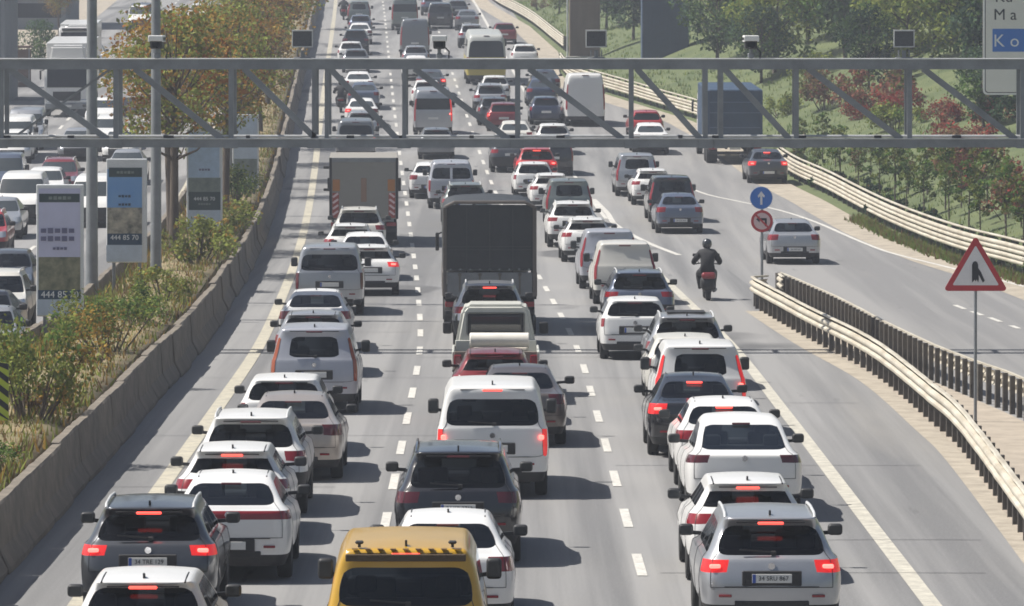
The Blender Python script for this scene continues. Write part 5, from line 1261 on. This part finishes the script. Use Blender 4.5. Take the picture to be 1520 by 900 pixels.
# dark tarpaulin truck, middle lane
y = 137.8; x = (727-CX)*y/F_PX
r = road_empty('tarpaulin_truck', x, y); tag(r, 'tall truck with a dark tarpaulin cover in the middle lane', 'truck')
BW, BH = 2.44, 3.45; zt_ = 1.62
def tarp():
    rs = random.Random(2); V, Fc = [], []; L = 6.2; ny, nz = 26, 14
    ring = [(-BW/2, zt_), (-BW/2, 2.4), (-BW/2+.01, BH-.22), (-BW/2+.10, BH-.07), (-BW/2+.35, BH), (0, BH+.05), (BW/2-.35, BH), (BW/2-.10, BH-.07), (BW/2-.01, BH-.22), (BW/2, 2.4), (BW/2, zt_)]
    for i in range(ny):
        yy = L*i/(ny-1); sag = -.035*abs(math.sin(math.pi*4*i/(ny-1)))
        for j, (xx, zz) in enumerate(ring): V.append((xx*(1+sag*.3)+rs.uniform(-.008,.008), yy, zz+(sag if 2 < j < 8 else 0)))
        if i:
            for j in range(10): a = i*11+j; Fc.append((a-11, a-10, a+1, a))
    return pydata('tarpaulin', V, Fc, M_TARP, smooth=True)
M_TARP = mat('tarpaulin dark grey', (.030,.034,.038), .55, var=.25, vscale=1.6, stretch=(1,1,.4), bump=.35, bscale=5)
link('tarpaulin', tarp(), r)
MB().box((0,.0,(zt_+BH)/2+.0), (BW-.12,.03,BH-zt_-.12), .01, seg=1).build('rear_curtain', M_TARP, r)
fr = mat('tarp frame brown grey', (.12,.105,.095), .5, .2)
for s in (-1, 1):
    MB().box((s*(BW/2-.05),-.03,(1.0+BH)/2-.06), (.10,.05,BH-1.12), .01, seg=1).build('corner_post', fr, r)
    MB().box((s*(BW/2-.005),3.1,1.32), (.04,6.2,.62), .008, seg=1).build('side_board', fr, r)
MB().tube([(-BW/2+.05,-.03,BH-.12),(-BW/2+.3,-.03,BH+.01),(BW/2-.3,-.03,BH+.01),(BW/2-.05,-.03,BH-.12)], .045, 8).build('rear_hoop', fr, r)
MB().box((0,-.02,1.32), (BW-.22,.05,.62), .01, seg=1).build('tailgate', mat('tailgate grey', (.17,.18,.19), .55, var=.2), r)
for zz in (2.22, 2.30): MB().box((0,-.022,zz), (BW-.24,.012,.018)).build('strap', mat('strap', (.055,.06,.065), .6), r)
MB().box((0,3.1,.98), (BW,6.2,.10), .01, seg=1).build('bed_floor', M_UNDER, r)
for xx in (-.78, -.26, .26, .78): MB().bar((xx,-.045,1.06), (xx,-.045,1.60), .05, .02).box((xx,-.055,1.58), (.09,.03,.07), .008, seg=1).build('tailgate_latch', fr, r)
for xx in (-.6, 0, .6): MB().bar((xx,-.03,1.62), (xx,-.03,BH-.15), .025, .012).build('curtain_strap', mat('strap dark', (.05,.054,.058), .6), r)
for k in range(9): MB().box((-1.02+k*.255,-.028,1.70), (.05,.014,.06), .006, seg=1).build('curtain_buckle', M_GALV, r)
chassis(r, BW, 8.2, .45, ((1.4,True),(6.9,False))); tail_set(r, BW, .80); cab(r, 6.35, 8.3, 2.25, 2.85, PAINT['white'], .6)
# blue truck on the ramp
y = 250.; x = (1091-CX)*y/F_PX
r = road_empty('covered_truck', x, y); tag(r, 'big blue covered truck on the ramp behind the gantry', 'truck')
BW, BH = 2.62, 3.55; MBl = mat('blue tarpaulin', (.030,.060,.11), .5, var=.3, vscale=1.4, bump=.3, bscale=4)
MB().box((0,3.6,(1.1+BH)/2), (BW,7.2,BH-1.1), .08, seg=3).build('cargo_cover', MBl, r)
for zz in (1.75, 2.45, 2.95): MB().box((0,-.02,zz), (BW-.1,.03,.035)).build('strap', mat('strap blue grey', (.12,.17,.26), .6), r)
for s in (-1, 1): MB().box((s*(BW/2-.06),-.02,(1.0+BH)/2), (.1,.05,BH-1.1), .01, seg=1).build('corner_post', mat('frame dark blue', (.03,.06,.12), .5), r)
MB().box((0,.0,1.02), (BW,.14,.42), .02).build('tailgate', mat('dark chassis', (.05,.055,.06), .6), r)
chassis(r, BW, 9.4, .48, ((1.3,True),(2.6,True),(8.2,False))); tail_set(r, BW, .78); cab(r, 7.5, 9.5, 2.4, 3.0, PAINT['white'], .6)
# old cream pickup carrying a white bundle
y = 112.6; x = (736-CX)*y/F_PX
r = road_empty('pickup_truck', x, y); tag(r, 'old cream pickup with a rounded cab and an open load bed in the middle lane', 'pickup')
PW = 1.86; cr = PAINT['cream']
MB().box((0,1.2,.72), (PW,2.4,.06), .01, seg=1).build('bed_floor', M_POST, r)
for s in (-1, 1):
    MB().box((s*(PW/2-.02),1.2,.93), (.05,2.4,.40), .012, seg=1).build('bed_side', cr, r)
MB().box((0,.0,.93), (PW-.1,.05,.40), .012, seg=1).build('tailgate', mat('weathered tailgate', (.21,.17,.135), .6, var=.4, vscale=3), r)
MB().box((0,2.35,.98), (PW-.1,.05,.5), .012, seg=1).build('headboard', cr, r)
c = MB().prism([(-.86,.62),(.86,.62),(.88,1.10),(.74,1.86),(.62,2.0),(-.62,2.0),(-.74,1.86),(-.88,1.10)], 2.42, 4.0)
bmesh.ops.bevel(c.bm, geom=[e for e in c.bm.edges], offset=.07, segments=3, affect='EDGES'); c.build('cab', cr, r, smooth=True)
MB().box((0,2.43,1.58), (1.18,.05,.42), .05, seg=3).build('rear_window', M_GLASS2, r); MB().box((0,2.425,1.58), (1.26,.03,.50), .05, seg=3).build('window_seal', M_BLACK, r)
c = MB().box((0,4.5,.88), (1.7,1.1,.52), .14, seg=3); c.build('bonnet', cr, r, smooth=True)
for s in (-1, 1):
    MB().box((s*.86,3.3,1.52), (.04,.8,.4), .02).build('side_window', M_GLASS, r); MB().box((s*1.06,3.75,1.42), (.2,.12,.26), .04).build('mirror', M_BLACK, r)
    MB().box((s*(PW/2-.12),-.05,.93), (.16,.06,.26), .02).build('tail_light', M_TAIL, r)
    for yy in (.85, 4.35): add_wheel(r, s*(PW/2-.14), yy, .34, .2, s)
    MB().box((s*.35, 2.3, .52), (.09,4.4,.14)).build('chassis_beam', M_UNDER, r)
MB().box((0,-.06,.62), (PW-.1,.1,.12), .03).build('bumper', M_BLACK, r); MB().box((0,-.12,.62), (.52,.012,.115)).build('number_plate', M_PLATE, r)
# bundle of white board lying across the bed, a thing of its own
p0 = r.matrix_basis.copy()
bpy.context.view_layer.update()
w_ = r.matrix_world @ Vector((.10,.85,.98)); rl = empty('white_bundle', w_, r.rotation_euler.z); tag(rl, 'thick white rolled bundle lying across the load bed of the old cream pickup', 'cargo')
MB().lathe([(-.66,.0),(-.66,.15),(-.64,.17),(.60,.17),(.62,.15),(.62,.0)], 20, 'X', (0,.0,.33)).build('roll', mat('bundle white', (.72,.69,.62), .7, var=.1, vscale=3), rl, smooth=True)
MB().box((0,.0,.03), (1.2,.5,.34), .05).build('board_stack', mat('board beige', (.45,.41,.34), .8, var=.2), rl)
# oncoming white trucks
def onc_truck(px, y, hh, L, label, w=2.5):
    x = (px-CX)*y/F_PX; r = road_empty('cargo_truck', x, y, True); r.location = (x, y+L, ZR(y+L)); tag(r, label, 'truck', 'white trucks in the oncoming lanes')
    MB().box((0,(L-2.4)/2,(1.0+hh)/2), (w,L-2.4,hh-1.0), .04).build('cargo_box', PAINT['white'], r)
    cab(r, L-2.3, L, w-.06, 3.05, PAINT['white'], .6)
    c = MB().prism([(-w*.42,3.05),(w*.42,3.05),(w*.36,hh-.08),(-w*.36,hh-.08)], L-1.9, L-.75); bmesh.ops.bevel(c.bm, geom=list(c.bm.edges), offset=.12, segments=3, affect='EDGES'); c.build('roof_deflector', PAINT['white'], r, smooth=True)
    MB().box((0,L-.2,2.93), (w*.8,.3,.16), .04).build('sun_visor', M_BLACK, r)
    chassis(r, w, L-.4, .48, ((1.4,True),(2.7,True),(L-1.3,False)))
onc_truck(91, 288., 3.95, 10.5, 'large white truck with a roof deflector facing the camera in the oncoming lanes')
onc_truck(108, 331., 3.2, 8.5, 'smaller white truck right behind the large white truck in the oncoming lanes', 2.3)

# ------------------------------------------------------------------ motorcycles and riders
def scooter_parts(r, red):
    R = .27
    for y in (.30, 1.62):
        MB().lathe([(-.065,R*.72),(-.075,R*.86),(-.04,R),(.04,R),(.075,R*.86),(.065,R*.72)], 24, 'X', (0,y,R)).build('wheel', M_RUBBER, r, smooth=True)
    b = MB().tube([(0,.05,.62),(0,.35,.60),(0,.8,.55),(0,1.0,.36),(0,1.25,.34)], [.10,.17,.17,.15,.14], 12); b.build('body', M_BLACK, r, smooth=True)
    MB().box((0,.62,.74), (.28,.80,.14), .06, seg=3).build('seat', mat('seat vinyl', (.02,.02,.022), .5), r, smooth=True)
    MB().box((0,.35,.50), (.44,.85,.38), .12, seg=3).build('side_panel', M_BLACK, r, smooth=True)
    c = MB().box((0,.06,.74), (.42,.36,.20), .08, seg=3); c.build('tail_cowl', PAINT['darkred'] if red else M_BLACK, r, smooth=True)
    MB().box((0,-.115,.72), (.30,.04,.09), .02).build('tail_light', M_TAIL, r)
    MB().box((0,-.06,.50), (.20,.02,.17), .01, seg=1).build('number_plate', M_PLATE, r); MB().box((0,.02,.40), (.17,.03,.3), .01, seg=1, rot=(.25,0,0)).build('mudguard', M_BLACK, r)
    MB().tube([(.17,.95,.26),(.19,.55,.28),(.19,.05,.34)], [.04,.055,.06], 10).build('exhaust', M_GALV, r, smooth=True)
    MB().tube([(0,1.62,.27),(0,1.42,.75),(0,1.36,1.0)], [.05,.05,.05], 10).build('fork', M_GALV, r)
    MB().box((0,1.38,.68), (.42,.16,.55), .08, seg=3, rot=(.25,0,0)).build('front_shield', M_BLACK, r, smooth=True)
    MB().tube([(-.36,1.20,1.03),(-.15,1.33,1.05),(.15,1.33,1.05),(.36,1.20,1.03)], .018, 8).build('handlebar', M_BLACK, r)
    for s in (-1, 1): MB().tube([(s*.22,1.30,1.05),(s*.30,1.30,1.25)], .01, 6).box((s*.33,1.30,1.29), (.14,.03,.09), .02).build('mirror', M_BLACK, r)
def skinned(name, verts, edges, radii, m, extra=None):
    me = bpy.data.meshes.new('sk'); bm = bmesh.new(); ly = bm.verts.layers.skin.verify(); vs = [bm.verts.new(v) for v in verts]
    for a, b in edges: bm.edges.new((vs[a], vs[b]))
    for v, q in zip(vs, radii): v[ly].radius = (q if hasattr(q, '__len__') else (q, q)); 
    vs[0][ly].use_root = True
    bm.to_mesh(me); bm.free(); o = bpy.data.objects.new('sk', me); COL.objects.link(o)
    o.modifiers.new('skin', 'SKIN').use_smooth_shade = True; sd = o.modifiers.new('sub', 'SUBSURF'); sd.levels = 2; sd.render_levels = 2
    dg = bpy.context.evaluated_depsgraph_get(); ev = bpy.data.meshes.new_from_object(o.evaluated_get(dg)); bpy.data.objects.remove(o)
    ev.name = name; ev.materials.clear(); ev.materials.append(m)
    if extra:
        bm = bmesh.new(); bm.from_mesh(ev)
        bm.from_mesh(extra); bm.to_mesh(ev); bm.free()
    for p in ev.polygons: p.use_smooth = True
    return ev
M_JACKET = mat('black jacket', (.018,.018,.021), .75, var=.4, vscale=6, bump=.5, bscale=14)
def rider_mesh():
    V = [(0,.60,.86),(0,.62,1.02),(0,.68,1.22),(0,.74,1.38),(0,.78,1.49),(0,.82,1.60)]; E = [(0,1),(1,2),(2,3),(3,4),(4,5)]; Rr = [(.20,.17),(.20,.17),(.24,.17),(.19,.13),(.07,.07),(.085,.095)]
    for s in (-1, 1):
        b = len(V); V += [(s*.19,.75,1.38),(s*.31,.86,1.22),(s*.40,.95,1.10),(s*.375,1.08,1.06),(s*.355,1.18,1.055)]; E += [(3,b),(b,b+1),(b+1,b+2),(b+2,b+3),(b+3,b+4)]; Rr += [.11,.098,.085,.066,.05]
        b = len(V); V += [(s*.12,.66,.84),(s*.20,.95,.80),(s*.23,1.10,.74),(s*.21,1.08,.50),(s*.20,1.08,.36),(s*.20,1.22,.33)]; E += [(0,b),(b,b+1),(b+1,b+2),(b+2,b+3),(b+3,b+4),(b+4,b+5)]; Rr += [.13,.115,.10,.08,.06,.055]
    f = MB()
    for s in (-1, 1):                                   # four fingers closed round the grip and a thumb below
        for k in range(4):
            x = s*(.315+.024*k); L = (.9,1.0,.97,.8)[k]
            f.tube([(x,1.17,1.065),(x,1.17+.055*L,1.072),(x,1.17+.075*L,1.045),(x,1.17+.05*L,1.012)], [.011,.0105,.010,.008], 6)
        f.tube([(s*.315,1.16,1.05),(s*.29,1.19,1.03),(s*.285,1.215,1.015)], [.013,.012,.009], 6)
    return skinned('body', V, E, Rr, M_JACKET, f.mesh('fingers', M_JACKET))
RIDER = [None]
def motorcycle(px, y, label, plabel, red=True):
    x = (px-CX)*y/F_PX; r = road_empty('motorcycle', x, y, dy=1); tag(r, label, 'motorcycle', None); scooter_parts(r, red)
    if RIDER[0] is None: RIDER[0] = rider_mesh()
    q = empty('person', r.location, r.rotation_euler.z, r.rotation_euler.x); tag(q, plabel, 'person'); link('body', RIDER[0], q)
    h = MB().lathe([(-.15,.02),(-.145,.08),(-.10,.125),(-.02,.145),(.06,.135),(.12,.095),(.15,.03)], 20, 'Z', (0,.82,1.645)); h.build('helmet', mat('helmet dark', (.03,.032,.035), .25, coat=1), q, smooth=True)
    MB().box((0,.925,1.65), (.2,.07,.09), .03).build('visor', M_GLASS, q)
    MB().box((.04,.60,1.24), (.03,.012,.22), .004, seg=1, rot=(-.25,0,.0)).build('jacket_stripe', mat('stripe white', (.5,.5,.5), .6), q)
y = gy(447); motorcycle(1052, y, 'black scooter with a red tail riding beside the right lane near the gore nose', 'rider in a black jacket and dark helmet on the scooter near the gore nose')
y = gy(168); motorcycle(506, y, 'dark motorcycle behind the gantry filtering along the left edge line', 'rider in dark clothes on the motorcycle behind the gantry', False)
y = gy(30); motorcycle(510, y, 'motorcycle at the top of the left lane beside the grey green minivan', 'rider in dark clothes on the farthest motorcycle', True)

# ------------------------------------------------------------------ haze
if HAZE_DENSITY > 0:
    hz = MB().box((0, 330, 40), (900, 800, 104)).build('haze', mat('haze', (1,1,1)))
    m = bpy.data.materials['haze']; t = m.node_tree; t.nodes.clear(); o = t.nodes.new('ShaderNodeOutputMaterial'); v = t.nodes.new('ShaderNodeVolumePrincipled')
    v.inputs['Color'].default_value = (.82,.88,1,1); v.inputs['Density'].default_value = HAZE_DENSITY; v.inputs['Anisotropy'].default_value = .3
    t.links.new(v.outputs[0], o.inputs['Volume']); tag(hz, kind='stuff')
